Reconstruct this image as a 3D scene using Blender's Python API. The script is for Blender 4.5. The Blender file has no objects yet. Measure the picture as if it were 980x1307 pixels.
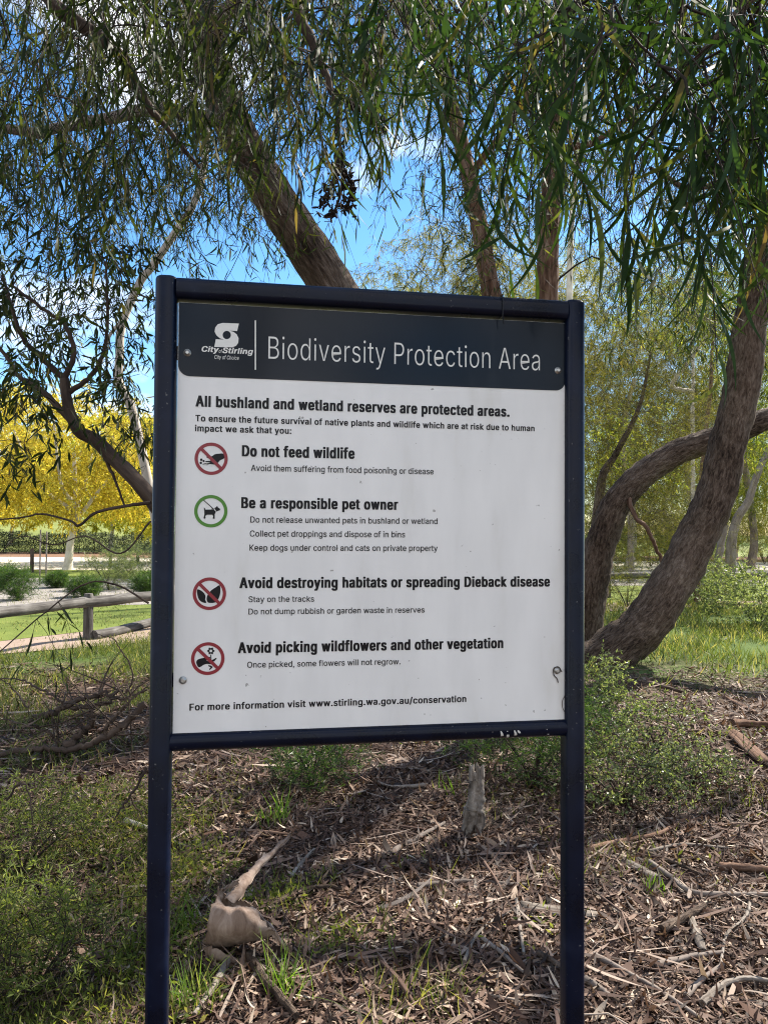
import bpy, bmesh, json, math, random
import numpy as np
from mathutils import Vector, Matrix

R = math.radians
rng = np.random.default_rng(7)
random.seed(7)
sc = bpy.context.scene
col = sc.collection

# ------------------------------------------------------------------ camera
F, CX, CY, EYE = 944.0, 490.0, 653.5, 1.55
PITCH, ROLL = 0.0245083, 0.00694569
_cp, _sp, _cr, _sr = math.cos(PITCH), math.sin(PITCH), math.cos(ROLL), math.sin(ROLL)
FW = np.array([0, _cp, _sp]); UP0 = np.array([0, -_sp, _cp]); RT0 = np.array([1.0, 0, 0])
RT = _cr * RT0 + _sr * UP0
UP = _cr * UP0 - _sr * RT0
CAM = np.array([0, 0, EYE])
cam_data = bpy.data.cameras.new('camera')
cam_data.sensor_fit = 'VERTICAL'; cam_data.sensor_height = 36.0
cam_data.lens = 36.0 * F / 1307.0
cam_data.clip_start = 0.05; cam_data.clip_end = 3000
cam = bpy.data.objects.new('camera', cam_data); col.objects.link(cam)
cam.matrix_world = Matrix(((RT[0], UP[0], -FW[0], 0), (RT[1], UP[1], -FW[1], 0), (RT[2], UP[2], -FW[2], EYE), (0, 0, 0, 1)))
sc.camera = cam

# ------------------------------------------------------------------ light
SUN_AZ, SUN_EL = 50.0, 44.0          # degrees to the right of the view direction, above the horizon
SUN_STRENGTH, SKY_STRENGTH, EXPOSURE = 5.0, 0.092, 1.58
world = bpy.data.worlds.new('World'); sc.world = world; world.use_nodes = True
wn, wl = world.node_tree.nodes, world.node_tree.links
wn.clear()
w_out = wn.new('ShaderNodeOutputWorld'); w_bg = wn.new('ShaderNodeBackground')
w_sky = wn.new('ShaderNodeTexSky'); w_sky.sky_type = 'NISHITA'; w_sky.sun_disc = False
w_sky.sun_elevation = R(SUN_EL); w_sky.sun_rotation = R(SUN_AZ)
w_sky.air_density = 1.0; w_sky.dust_density = 0.2; w_sky.ozone_density = 2.0
w_tc = wn.new('ShaderNodeTexCoord'); w_map = wn.new('ShaderNodeMapping')
w_map.inputs['Scale'].default_value = (1, 1, 2.2); w_map.inputs['Location'].default_value = (2.1, 0.9, 0.3)
w_noise = wn.new('ShaderNodeTexNoise'); w_noise.inputs['Scale'].default_value = 2.6; w_noise.inputs['Detail'].default_value = 9
w_noise.inputs['Roughness'].default_value = 0.55
w_ramp = wn.new('ShaderNodeValToRGB')
w_ramp.color_ramp.elements[0].position = 0.545; w_ramp.color_ramp.elements[0].color = (0, 0, 0, 1)
w_ramp.color_ramp.elements[1].position = 0.70; w_ramp.color_ramp.elements[1].color = (1, 1, 1, 1)
w_hsv = wn.new('ShaderNodeHueSaturation'); w_hsv.inputs['Saturation'].default_value = 1.28
w_mix = wn.new('ShaderNodeMixRGB'); w_mix.inputs['Color2'].default_value = (7.0, 7.0, 7.2, 1)
wl.new(w_tc.outputs['Generated'], w_map.inputs['Vector']); wl.new(w_map.outputs['Vector'], w_noise.inputs['Vector'])
w_sep = wn.new('ShaderNodeSeparateXYZ'); wl.new(w_tc.outputs['Generated'], w_sep.inputs[0])
w_bias = wn.new('ShaderNodeMath'); w_bias.operation = 'MULTIPLY_ADD'; w_bias.inputs[1].default_value = -0.13     # unseen extra cloud added behind the viewer, as neutral fill light
wl.new(w_sep.outputs[1], w_bias.inputs[0]); w_add = wn.new('ShaderNodeMath'); w_add.operation = 'ADD'; w_bias.inputs[2].default_value = 0.07
wl.new(w_noise.outputs['Fac'], w_add.inputs[0]); wl.new(w_bias.outputs[0], w_add.inputs[1]); w_last = w_add
for cx_, cz_, wid, amt in ((-.11, .465, .04, .085), (-.035, .475, .03, .08), (-.26, .66, .12, .07), (-.47, .34, .08, .07), (.06, .62, .10, .09)):      # separate cloud banks (heading, height), broken up by the noise
    v_ = np.array([cx_, 1.0, cz_]); v_ = v_ / np.linalg.norm(v_)
    dt = wn.new('ShaderNodeVectorMath'); dt.operation = 'DOT_PRODUCT'; wl.new(w_tc.outputs['Generated'], dt.inputs[0]); dt.inputs[1].default_value = tuple(v_)
    mr0 = wn.new('ShaderNodeMapRange'); mr0.interpolation_type = 'SMOOTHSTEP'; mr0.inputs[1].default_value = math.cos(wid * 1.3); mr0.inputs[2].default_value = math.cos(wid * .2); mr0.inputs[4].default_value = amt; wl.new(dt.outputs['Value'], mr0.inputs[0])
    ad0 = wn.new('ShaderNodeMath'); ad0.operation = 'ADD'; wl.new(w_last.outputs[0], ad0.inputs[0]); wl.new(mr0.outputs[0], ad0.inputs[1]); w_last = ad0
wl.new(w_last.outputs[0], w_ramp.inputs['Fac']); wl.new(w_ramp.outputs['Color'], w_mix.inputs['Fac'])
wl.new(w_sky.outputs['Color'], w_hsv.inputs['Color']); wl.new(w_hsv.outputs['Color'], w_mix.inputs['Color1'])
wl.new(w_mix.outputs['Color'], w_bg.inputs['Color']); w_bg.inputs['Strength'].default_value = SKY_STRENGTH
wl.new(w_bg.outputs['Background'], w_out.inputs['Surface'])
sun_data = bpy.data.lights.new('sun', 'SUN'); sun_data.energy = SUN_STRENGTH; sun_data.angle = R(0.53)
sun_data.color = (1.0, 0.93, 0.82)
sun = bpy.data.objects.new('sun', sun_data); col.objects.link(sun)
SUN_DIR = np.array([math.sin(R(SUN_AZ)) * math.cos(R(SUN_EL)), math.cos(R(SUN_AZ)) * math.cos(R(SUN_EL)), math.sin(R(SUN_EL))])
sun.rotation_euler = Vector(SUN_DIR).to_track_quat('Z', 'Y').to_euler()
sc.view_settings.view_transform = 'Standard'; sc.view_settings.look = 'None'
sc.view_settings.exposure = EXPOSURE; sc.view_settings.gamma = 1
cy = sc.cycles
cy.max_bounces = 6; cy.diffuse_bounces = 3; cy.glossy_bounces = 3; cy.transmission_bounces = 3; cy.transparent_max_bounces = 4
cy.use_denoising = True; cy.filter_width = 1.1; cy.caustics_reflective = False; cy.caustics_refractive = False
try:
    cy.denoiser = 'OPENIMAGEDENOISE'; cy.denoising_input_passes = 'RGB_ALBEDO_NORMAL'; cy.denoising_prefilter = 'NONE'
except Exception:
    pass

# ------------------------------------------------------------------ helpers
def ray(px, py):
    return FW + (px - CX) / F * RT - (py - CY) / F * UP
def at(px, py, Y):
    d = ray(px, py); return CAM + d * (Y / d[1])
def gz(x, y):
    x = np.asarray(x, float); y = np.asarray(y, float)
    n = .022 * np.sin(1.7 * x + .6 * y) + .018 * np.sin(2.9 * y - 1.3 * x + 1) + .01 * np.sin(6.1 * x + 4.3 * y) + .008 * np.sin(9.7 * y - 7.1 * x)
    fade = np.clip((9.2 - y) / 2.0, 0, 1)
    return n * fade
def on_ground(px, py):
    d = ray(px, py); z = 0.0
    for _ in range(6):
        t = (z - EYE) / d[2]; p = CAM + d * t; z = float(gz(p[0], p[1]))
    return np.array([p[0], p[1], z])
def norm(a):
    return a / np.maximum(np.linalg.norm(a, axis=-1, keepdims=True), 1e-9)
def catmull(P, n):
    P = np.asarray(P, float); Q = np.vstack([2 * P[0] - P[1], P, 2 * P[-1] - P[-2]]); out = []
    for i in range(1, len(Q) - 2):
        for k in range(n):
            t = k / n
            out.append(.5 * (2 * Q[i] + (Q[i + 1] - Q[i - 1]) * t + (2 * Q[i - 1] - 5 * Q[i] + 4 * Q[i + 1] - Q[i + 2]) * t * t + (-Q[i - 1] + 3 * Q[i] - 3 * Q[i + 1] + Q[i + 2]) * t ** 3))
    out.append(P[-1]); return np.array(out)

class MB:
    """collects vertex / face arrays and links them as ONE mesh object"""
    def __init__(s): s.v = []; s.f = []; s.n = 0; s.b = []
    def add(s, v, f, mat=0, bark=None, smooth=True):
        v = np.asarray(v, float).reshape(-1, 3); f = np.asarray(f, np.int64)
        s.f.append((f + s.n, mat, smooth)); s.v.append(v); s.n += len(v)
        s.b.append(np.zeros((len(v), 3)) if bark is None else np.asarray(bark, float).reshape(-1, 3))
    def tubes(s, P, Rd, seg=6, mat=0, rough=0.0, cap=False, lobes=0.0):
        """P (N,m,3) centre lines, Rd (N,m) radii"""
        P = np.asarray(P, float); Rd = np.asarray(Rd, float)
        if P.ndim == 2: P = P[None]; Rd = Rd[None]
        N, m, _ = P.shape
        T = norm(np.gradient(P, axis=1))
        ref = np.where(np.abs(T[..., 1:2]) > .85, np.array([1.0, 0, 0]), np.array([0, 1.0, 0]))
        A = norm(np.cross(T, ref)); B = np.cross(T, A)
        ang = np.arange(seg) / seg * 2 * np.pi
        c, sn = np.cos(ang), np.sin(ang)
        r = Rd[..., None] * np.ones(seg)
        if rough:
            ph = rng.uniform(0, 6.28, (N, 1, 4)); L = np.cumsum(np.r_[0, np.ones(m - 1)])[None, :, None]
            r = r * (1 + rough * (.5 * np.sin(3 * ang + .5 * L + ph[..., 0:1]) + .4 * np.sin(5 * ang - .8 * L + ph[..., 1:2]) + .5 * np.sin(2 * ang + 1.9 * L + ph[..., 2:3])) + rough * .12 * rng.normal(size=(N, m, seg)))
        V = P[:, :, None] + A[:, :, None] * (r * c)[..., None] + B[:, :, None] * (r * sn)[..., None]
        ln = np.concatenate([np.zeros((N, 1)), np.cumsum(np.linalg.norm(np.diff(P, axis=1), axis=2), axis=1)], 1)
        off = rng.uniform(0, 50, (N, 1, 1))
        bk = np.stack([r * c, r * sn, np.broadcast_to(ln[..., None] + off, r.shape)], -1)
        i, j, k = np.meshgrid(np.arange(N), np.arange(m - 1), np.arange(seg), indexing='ij')
        b0 = i * m * seg + j * seg; k2 = (k + 1) % seg
        s.add(V, np.stack([b0 + k, b0 + k2, b0 + seg + k2, b0 + seg + k], -1).reshape(-1, 4), mat, bk)
        if cap:
            for e in (0, m - 1):
                ctr = P[:, e]; V2 = np.concatenate([V[:, e], ctr[:, None]], 1)
                kk = np.arange(seg); f = np.stack([kk, (kk + 1) % seg, np.full(seg, seg)], -1)
                s.add(V2, (f[None] + (np.arange(N) * (seg + 1))[:, None, None]).reshape(-1, 3), mat, np.concatenate([bk[:, e], bk[:, e].mean(1)[:, None]], 1), False)
    def leaves(s, p, axis, side, L, W, n=3, curl=.15, droop=.1, mat=0, base=.12, peak=.42):
        N = len(p)
        if N == 0: return
        L = np.broadcast_to(L, (N,)); W = np.broadcast_to(W, (N,)); curl = np.broadcast_to(curl, (N,)); droop = np.broadcast_to(droop, (N,))
        t = np.linspace(0, 1, n + 1)
        w = np.where(t < peak, base + (1 - base) * np.sin(t / peak * np.pi / 2), np.cos((t - peak) / (1 - peak) * np.pi / 2) ** .8)
        w = np.maximum(w, .03)
        nr = np.cross(axis, side)
        C = p[:, None] + axis[:, None] * (L[:, None] * t)[..., None] + side[:, None] * (curl[:, None] * L[:, None] * (t * t))[..., None] + nr[:, None] * (droop[:, None] * L[:, None] * (t * t))[..., None]
        off = side[:, None] * (.5 * W[:, None] * w)[..., None]
        V = np.stack([C - off, C + off], 2)
        i, j = np.meshgrid(np.arange(N), np.arange(n), indexing='ij')
        b = i * (n + 1) * 2 + j * 2
        s.add(V, np.stack([b, b + 1, b + 3, b + 2], -1).reshape(-1, 4), mat)
    def box(s, lo, hi, mat=0):
        lo = np.asarray(lo, float); hi = np.asarray(hi, float)
        v = np.array([[x, y, z] for x in (lo[0], hi[0]) for y in (lo[1], hi[1]) for z in (lo[2], hi[2])])
        s.add(v, [[0, 1, 3, 2], [4, 6, 7, 5], [0, 4, 5, 1], [2, 3, 7, 6], [0, 2, 6, 4], [1, 5, 7, 3]], mat, v, False)
    def build(s, name, mats, parent=None, smooth=True):
        v = np.concatenate(s.v); me = bpy.data.meshes.new(name)
        loops = np.concatenate([f.ravel() for f, _, _ in s.f]); cnt = np.concatenate([np.full(len(f), f.shape[1]) for f, _, _ in s.f])
        me.vertices.add(len(v)); me.vertices.foreach_set('co', v.astype(np.float32).ravel())
        me.loops.add(len(loops)); me.loops.foreach_set('vertex_index', loops.astype(np.int32))
        me.polygons.add(len(cnt)); me.polygons.foreach_set('loop_start', np.r_[0, np.cumsum(cnt)[:-1]].astype(np.int32))
        me.polygons.foreach_set('material_index', np.concatenate([np.full(len(f), m) for f, m, _ in s.f]).astype(np.int32))
        me.polygons.foreach_set('use_smooth', np.concatenate([np.full(len(f), q and smooth) for f, _, q in s.f]))
        a = me.attributes.new('barkco', 'FLOAT_VECTOR', 'POINT'); a.data.foreach_set('vector', np.concatenate(s.b).astype(np.float32).ravel())
        for m in (mats if isinstance(mats, (list, tuple)) else [mats]): me.materials.append(m)
        me.update(calc_edges=True); me.validate()
        return link(name, me, parent)

def link(name, me, parent=None):
    o = bpy.data.objects.new(name, me); col.objects.link(o)
    if parent is not None:
        o.parent = parent
        if parent.parent is None: o.matrix_parent_inverse = Matrix.Translation(-parent.location)
    return o
def tag(o, label=None, cat=None, group=None, kind=None):
    for k, x in (('label', label), ('category', cat), ('group', group), ('kind', kind)):
        if x: o[k] = x
    return o
def thing(name, loc, label, cat, group=None):
    o = bpy.data.objects.new(name, None); col.objects.link(o); o.location = tuple(float(q) for q in loc); o.empty_display_size = .1
    return tag(o, label, cat, group)

# ------------------------------------------------------------------ materials
def new_mat(name):
    m = bpy.data.materials.new(name); m.use_nodes = True
    nt = m.node_tree; nt.nodes.clear()
    return m, nt.nodes, nt.links
def ramp(n, stops):
    r = n.new('ShaderNodeValToRGB'); e = r.color_ramp.elements
    while len(e) < len(stops): e.new(.5)
    for q, (p, c) in zip(e, stops): q.position = p; q.color = (*c, 1)
    return r
def principled(n, l, rough=.6, spec=.4):
    o = n.new('ShaderNodeOutputMaterial'); b = n.new('ShaderNodeBsdfPrincipled'); b.inputs['Roughness'].default_value = rough
    b.inputs['Specular IOR Level'].default_value = spec; l.new(b.outputs[0], o.inputs[0]); return b, o
def leaf_mat(name, stops, trans=.4, rough=.5, tcol=None, spec=.22):
    m, n, l = new_mat(name); b, o = principled(n, l, rough, spec)
    g = n.new('ShaderNodeNewGeometry'); r = ramp(n, stops); l.new(g.outputs['Random Per Island'], r.inputs[0])
    l.new(r.outputs[0], b.inputs['Base Color'])
    t = n.new('ShaderNodeBsdfTranslucent')
    mx = n.new('ShaderNodeMixRGB'); mx.blend_type = 'MULTIPLY'; mx.inputs[0].default_value = 1; mx.inputs[2].default_value = (*(tcol or (2.2, 2.2, 1.0)), 1)
    l.new(r.outputs[0], mx.inputs[1]); l.new(mx.outputs[0], t.inputs[0])
    s = n.new('ShaderNodeMixShader'); s.inputs[0].default_value = trans
    l.new(b.outputs[0], s.inputs[1]); l.new(t.outputs[0], s.inputs[2]); l.new(s.outputs[0], o.inputs[0])
    return m
def bark_mat(name, stops, scale=18, stretch=.18, bump=.6, dist=.02, big=2.2):
    m, n, l = new_mat(name); b, o = principled(n, l, .9, .15)
    a = n.new('ShaderNodeAttribute'); a.attribute_name = 'barkco'
    mp = n.new('ShaderNodeMapping'); mp.inputs['Scale'].default_value = (1, 1, stretch); l.new(a.outputs['Vector'], mp.inputs[0])
    t1 = n.new('ShaderNodeTexNoise'); t1.inputs['Scale'].default_value = scale; t1.inputs['Detail'].default_value = 8; t1.inputs['Roughness'].default_value = .65
    t1.inputs['Distortion'].default_value = .6; l.new(mp.outputs[0], t1.inputs['Vector'])
    t2 = n.new('ShaderNodeTexNoise'); t2.inputs['Scale'].default_value = big; t2.inputs['Detail'].default_value = 5; l.new(a.outputs['Vector'], t2.inputs['Vector'])
    ad = n.new('ShaderNodeMath'); ad.operation = 'MULTIPLY_ADD'; ad.inputs[1].default_value = .65; l.new(t1.outputs[0], ad.inputs[0])
    ml = n.new('ShaderNodeMath'); ml.operation = 'MULTIPLY'; ml.inputs[1].default_value = .35; l.new(t2.outputs[0], ml.inputs[0]); l.new(ml.outputs[0], ad.inputs[2])
    r = ramp(n, stops); l.new(ad.outputs[0], r.inputs[0]); l.new(r.outputs[0], b.inputs['Base Color'])
    vo = n.new('ShaderNodeTexVoronoi'); vo.feature = 'DISTANCE_TO_EDGE'; vo.inputs['Scale'].default_value = scale * .8; l.new(mp.outputs[0], vo.inputs['Vector'])
    vm = n.new('ShaderNodeMath'); vm.operation = 'MULTIPLY_ADD'; vm.inputs[1].default_value = .8; l.new(vo.outputs[0], vm.inputs[0]); l.new(t1.outputs[0], vm.inputs[2])
    bp = n.new('ShaderNodeBump'); bp.inputs['Strength'].default_value = bump; bp.inputs['Distance'].default_value = dist
    l.new(vm.outputs[0], bp.inputs['Height']); l.new(bp.outputs[0], b.inputs['Normal'])
    return m
def noise_mat(name, stops, scale=8, rough=.9, detail=8, bump=0, dist=.02, spec=.2, fine=None):
    m, n, l = new_mat(name); b, o = principled(n, l, rough, spec)
    g = n.new('ShaderNodeNewGeometry')
    t = n.new('ShaderNodeTexNoise'); t.inputs['Scale'].default_value = scale; t.inputs['Detail'].default_value = detail; t.inputs['Roughness'].default_value = .65
    l.new(g.outputs['Position'], t.inputs['Vector']); src = t.outputs[0]
    if fine:
        t2 = n.new('ShaderNodeTexNoise'); t2.inputs['Scale'].default_value = fine; t2.inputs['Detail'].default_value = 6; l.new(g.outputs['Position'], t2.inputs['Vector'])
        av = n.new('ShaderNodeMix'); av.inputs[0].default_value = .5; l.new(t.outputs[0], av.inputs[2]); l.new(t2.outputs[0], av.inputs[3]); src = av.outputs[0]
    r = ramp(n, stops); l.new(src, r.inputs[0]); l.new(r.outputs[0], b.inputs['Base Color'])
    if bump:
        bp = n.new('ShaderNodeBump'); bp.inputs['Strength'].default_value = bump; bp.inputs['Distance'].default_value = dist; l.new(src, bp.inputs['Height']); l.new(bp.outputs[0], b.inputs['Normal'])
    return m
def island_mat(name, stops, rough=.8, spec=.25, trans=0):
    if trans: return leaf_mat(name, stops, trans, rough, (1.3, 1.2, .9), spec)
    m, n, l = new_mat(name); b, o = principled(n, l, rough, spec)
    g = n.new('ShaderNodeNewGeometry'); r = ramp(n, stops); l.new(g.outputs['Random Per Island'], r.inputs[0]); l.new(r.outputs[0], b.inputs['Base Color'])
    return m
def plain(name, c, rough=.5, spec=.5, metal=0):
    m, n, l = new_mat(name); b, o = principled(n, l, rough, spec); b.inputs['Base Color'].default_value = (*c, 1); b.inputs['Metallic'].default_value = metal
    t = n.new('ShaderNodeTexNoise'); t.inputs['Scale'].default_value = 30; t.inputs['Detail'].default_value = 5
    g = n.new('ShaderNodeNewGeometry'); l.new(g.outputs['Position'], t.inputs['Vector'])
    mr = n.new('ShaderNodeMapRange'); mr.inputs[3].default_value = rough * .8; mr.inputs[4].default_value = rough * 1.25; l.new(t.outputs[0], mr.inputs[0]); l.new(mr.outputs[0], b.inputs['Roughness'])
    return m

G = {}
G['leaf_near'] = leaf_mat('leaf_near', [(0, (.012, .028, .009)), (.5, (.022, .045, .014)), (.85, (.045, .07, .02)), (.96, (.09, .1, .03)), (1, (.15, .1, .045))], .28, .6, (2.1, 2.2, .8), .12)
G['leaf_gum'] = leaf_mat('leaf_gum', [(0, (.01, .018, .007)), (.5, (.023, .034, .012)), (.82, (.05, .062, .02)), (.95, (.11, .115, .035)), (1, (.13, .085, .042))], .36, .55, (2.4, 2.4, .9), .1)
G['leaf_dark'] = leaf_mat('leaf_dark', [(0, (.009, .016, .006)), (.6, (.02, .032, .011)), (.93, (.05, .06, .02)), (1, (.1, .07, .035))], .33, .55, (2.4, 2.4, .9), .12)
G['leaf_olive'] = leaf_mat('leaf_olive', [(0, (.03, .038, .008)), (.5, (.085, .09, .024)), (1, (.2, .185, .055))], .5, .6, (2.4, 2.2, .9), .1)
G['leaf_far'] = leaf_mat('leaf_far', [(0, (.025, .042, .008)), (.45, (.065, .092, .02)), (.8, (.12, .145, .036)), (1, (.22, .21, .065))], .52, .6, (2.5, 2.3, .8), .1)
G['leaf_yellow'] = leaf_mat('leaf_yellow', [(0, (.24, .19, .02)), (.4, (.44, .37, .05)), (.75, (.56, .5, .1)), (.92, (.36, .38, .06)), (1, (.42, .24, .03))], .55, .6, (1.7, 1.6, .9), .1)
G['leaf_lemon'] = leaf_mat('leaf_lemon', [(0, (.2, .2, .02)), (.4, (.42, .4, .05)), (.75, (.58, .54, .1)), (1, (.28, .34, .05))], .55, .6, (1.6, 1.6, .9), .1)
G['leaf_hedge'] = leaf_mat('leaf_hedge', [(0, (.008, .014, .006)), (.6, (.015, .026, .01)), (1, (.03, .042, .014))], .08, .6)
G['leaf_shrub'] = leaf_mat('leaf_shrub', [(0, (.06, .085, .035)), (.5, (.11, .14, .06)), (1, (.24, .27, .14))], .35, .4)
G['leaf_garden'] = leaf_mat('leaf_garden', [(0, (.02, .05, .012)), (.6, (.04, .085, .02)), (1, (.09, .14, .03))], .35, .4)
G['grass'] = leaf_mat('grass_blades', [(0, (.035, .05, .014)), (.5, (.065, .088, .025)), (.75, (.105, .12, .04)), (1, (.26, .22, .11))], .4, .5)
G['tuft'] = leaf_mat('tuft_blades', [(0, (.06, .11, .018)), (.55, (.11, .19, .028)), (.85, (.17, .23, .05)), (1, (.3, .25, .12))], .45, .5)
G['weed'] = leaf_mat('weed_leaves', [(0, (.04, .058, .014)), (.5, (.085, .11, .028)), (.8, (.15, .17, .05)), (.93, (.22, .21, .08)), (1, (.28, .22, .12))], .42, .6, (2.2, 2.1, .9), .12)
G['weed_bush'] = leaf_mat('weed_bush', [(0, (.05, .075, .018)), (.5, (.1, .13, .035)), (1, (.2, .21, .08))], .42, .6, (2.1, 2.1, .9), .12)
G['litter'] = island_mat('dry_leaves', [(0, (.018, .011, .007)), (.3, (.055, .03, .02)), (.6, (.12, .068, .046)), (.84, (.2, .13, .09)), (.95, (.32, .24, .175)), (1, (.5, .42, .33))], .7, .3, .12)
G['twig'] = island_mat('dry_twigs', [(0, (.035, .02, .014)), (.5, (.1, .06, .044)), (.8, (.19, .135, .105)), (1, (.35, .285, .23))], .85)
G['twig_live'] = island_mat('live_twigs', [(0, (.018, .013, .01)), (.7, (.035, .026, .02)), (1, (.07, .05, .035))], .85)
G['bark_brown'] = bark_mat('bark_brown', [(.37, (.018, .012, .009)), (.46, (.075, .052, .038)), (.56, (.15, .112, .086)), (.7, (.27, .22, .175))], 40, .26, 1.0, .045)
G['bark_tan'] = bark_mat('bark_tan', [(.37, (.022, .016, .012)), (.47, (.085, .06, .044)), (.57, (.165, .125, .097)), (.7, (.32, .265, .215))], 30, .16, 1.0, .05)
G['bark_red'] = bark_mat('bark_red', [(.36, (.035, .02, .014)), (.47, (.12, .068, .045)), (.57, (.21, .135, .095)), (.7, (.34, .26, .205))], 24, .14, 1.0, .025)
G['bark_grey'] = bark_mat('bark_grey', [(.3, (.07, .055, .045)), (.5, (.17, .14, .12)), (.7, (.3, .265, .23))], 20, .2, .5, .015)
G['bark_pale'] = bark_mat('bark_pale', [(.3, (.24, .2, .165)), (.5, (.4, .355, .3)), (.7, (.55, .51, .45))], 8, .3, .25, .01)
G['bark_dark'] = bark_mat('bark_dark', [(.3, (.025, .018, .014)), (.5, (.06, .043, .034)), (.7, (.12, .09, .07))], 22, .2, .5, .01)
G['bark_white'] = bark_mat('bark_white', [(.3, (.3, .27, .22)), (.5, (.5, .46, .38)), (.7, (.66, .62, .54))], 9, .3, .2, .01)
G['wood_grey'] = bark_mat('wood_grey', [(.36, (.04, .032, .026)), (.48, (.16, .135, .112)), (.6, (.29, .255, .22)), (.7, (.42, .38, .34))], 40, .07, 1.0, .01, 8)
G['wood_log'] = bark_mat('wood_log', [(.34, (.025, .022, .02)), (.5, (.085, .078, .072)), (.68, (.22, .21, .195))], 22, .08, .5, .01, 4)
G['bark_sheet'] = bark_mat('bark_sheet', [(.34, (.09, .058, .042)), (.45, (.2, .14, .105)), (.55, (.28, .21, .165)), (.68, (.4, .32, .26))], 26, .35, .7, .004, 9)

# ------------------------------------------------------------------ ground, paths, lawns
def ground_mat():
    m, n, l = new_mat('ground'); b, o = principled(n, l, .95, .1)
    g = n.new('ShaderNodeNewGeometry')
    def noise(s, d=8, rr=.65):
        t = n.new('ShaderNodeTexNoise'); t.inputs['Scale'].default_value = s; t.inputs['Detail'].default_value = d; t.inputs['Roughness'].default_value = rr
        l.new(g.outputs['Position'], t.inputs['Vector']); return t.outputs[0]
    n1, n2, n3, n4 = noise(3), noise(45), noise(.5, 4), noise(1.3, 5)
    mx = n.new('ShaderNodeMix'); mx.inputs[0].default_value = .6; l.new(n1, mx.inputs[2]); l.new(n2, mx.inputs[3])
    r1 = ramp(n, [(.35, (.03, .02, .014)), (.5, (.085, .058, .043)), (.62, (.15, .11, .085)), (.72, (.25, .2, .16))]); l.new(mx.outputs[0], r1.inputs[0])
    r2 = ramp(n, [(.3, (.03, .05, .015)), (.5, (.075, .115, .03)), (.7, (.14, .17, .05))]); l.new(mx.outputs[0], r2.inputs[0])
    sp = n.new('ShaderNodeSeparateXYZ'); l.new(g.outputs['Position'], sp.inputs[0])
    ad = n.new('ShaderNodeMath'); ad.operation = 'MULTIPLY_ADD'; ad.inputs[1].default_value = 7; l.new(n4, ad.inputs[0]); l.new(sp.outputs[1], ad.inputs[2])
    mr = n.new('ShaderNodeMapRange'); mr.inputs[1].default_value = 10.5; mr.inputs[2].default_value = 12.5; l.new(ad.outputs[0], mr.inputs[0])
    cm = n.new('ShaderNodeMixRGB'); l.new(mr.outputs[0], cm.inputs[0]); l.new(r1.outputs[0], cm.inputs[1]); l.new(r2.outputs[0], cm.inputs[2])
    l.new(cm.outputs[0], b.inputs['Base Color'])
    bp = n.new('ShaderNodeBump'); bp.inputs['Strength'].default_value = .8; bp.inputs['Distance'].default_value = .03; l.new(n2, bp.inputs['Height']); l.new(bp.outputs[0], b.inputs['Normal'])
    return m
def sheet(name, poly, z, mat):
    """a flat strip between two rows of points (near edge, far edge)"""
    near, far = poly; mb = MB(); n = len(near)
    v = [(x, y, z) for x, y in near] + [(x, y, z) for x, y in far]
    mb.add(v, [[i, i + 1, n + i + 1, n + i] for i in range(n - 1)], 0, None, False)
    return tag(mb.build(name, mat), kind='structure')
mb = MB()
xs = np.r_[-300, -120, -50, -25, np.arange(-10, 12.01, .2), 25, 50, 120, 300]; ys = np.r_[-300, -60, -20, np.arange(-4, 12.01, .2), 20, 40, 80, 200, 400]
X, Y = np.meshgrid(xs, ys, indexing='ij'); Z = gz(X, Y)
Z = np.where((np.abs(X) > 10) | (Y < -4), 0, Z)
ii, jj = np.meshgrid(np.arange(len(xs) - 1), np.arange(len(ys) - 1), indexing='ij'); b0 = ii * len(ys) + jj
mb.add(np.stack([X, Y, Z], -1), np.stack([b0, b0 + len(ys), b0 + len(ys) + 1, b0 + 1], -1).reshape(-1, 4))
tag(mb.build('ground', ground_mat()), kind='structure')
lawn_m = noise_mat('lawn_turf', [(.3, (.065, .09, .02)), (.5, (.11, .14, .03)), (.7, (.18, .2, .05))], 1.2, .95, 6, .6, .02, .1, 60)
hill_m = noise_mat('hill_turf', [(.3, (.1, .125, .035)), (.5, (.16, .185, .055)), (.7, (.24, .25, .085))], .5, .95, 6, .3, .02, .1, 20)
sand_m = noise_mat('pale_path', [(.3, (.42, .37, .3)), (.5, (.52, .47, .39)), (.7, (.6, .55, .47))], 2, .95, 6, .3, .01, .1, 50)
path_m = noise_mat('dirt_path', [(.3, (.17, .12, .09)), (.5, (.25, .19, .15)), (.7, (.34, .27, .22))], 2.5, .95, 6, .5, .01, .1, 60)
gravel_m = noise_mat('gravel_bed', [(.3, (.12, .105, .09)), (.5, (.22, .2, .18)), (.7, (.36, .34, .31))], 3, .95, 6, .8, .02, .1, 40)
mulch_m = noise_mat('bark_mulch', [(.3, (.09, .05, .03)), (.5, (.17, .1, .065)), (.7, (.26, .17, .11))], 3, .95, 6, .8, .02, .1, 30)
sheet('dirt_path', ([(-14, 4.4), (-4.7, 9.0), (-3.25, 10.05), (0, 12.3), (6, 15.2), (20, 17)], [(-14, 6.2), (-5.2, 10.0), (-3.8, 11.9), (-.6, 13.9), (5.6, 16.3), (20, 18.1)]), .012, path_m)
sheet('lawn', ([(-14, 6.2), (-5.2, 10.0), (-3.8, 11.9), (-.6, 13.9), (5.6, 16.3), (20, 18.1), (60, 20)], [(-30, 14.2), (-7.5, 14.4), (-4.9, 14.9), (-1, 17.5), (5.6, 21), (20, 22.5), (60, 23)]), .016, lawn_m)
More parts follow.
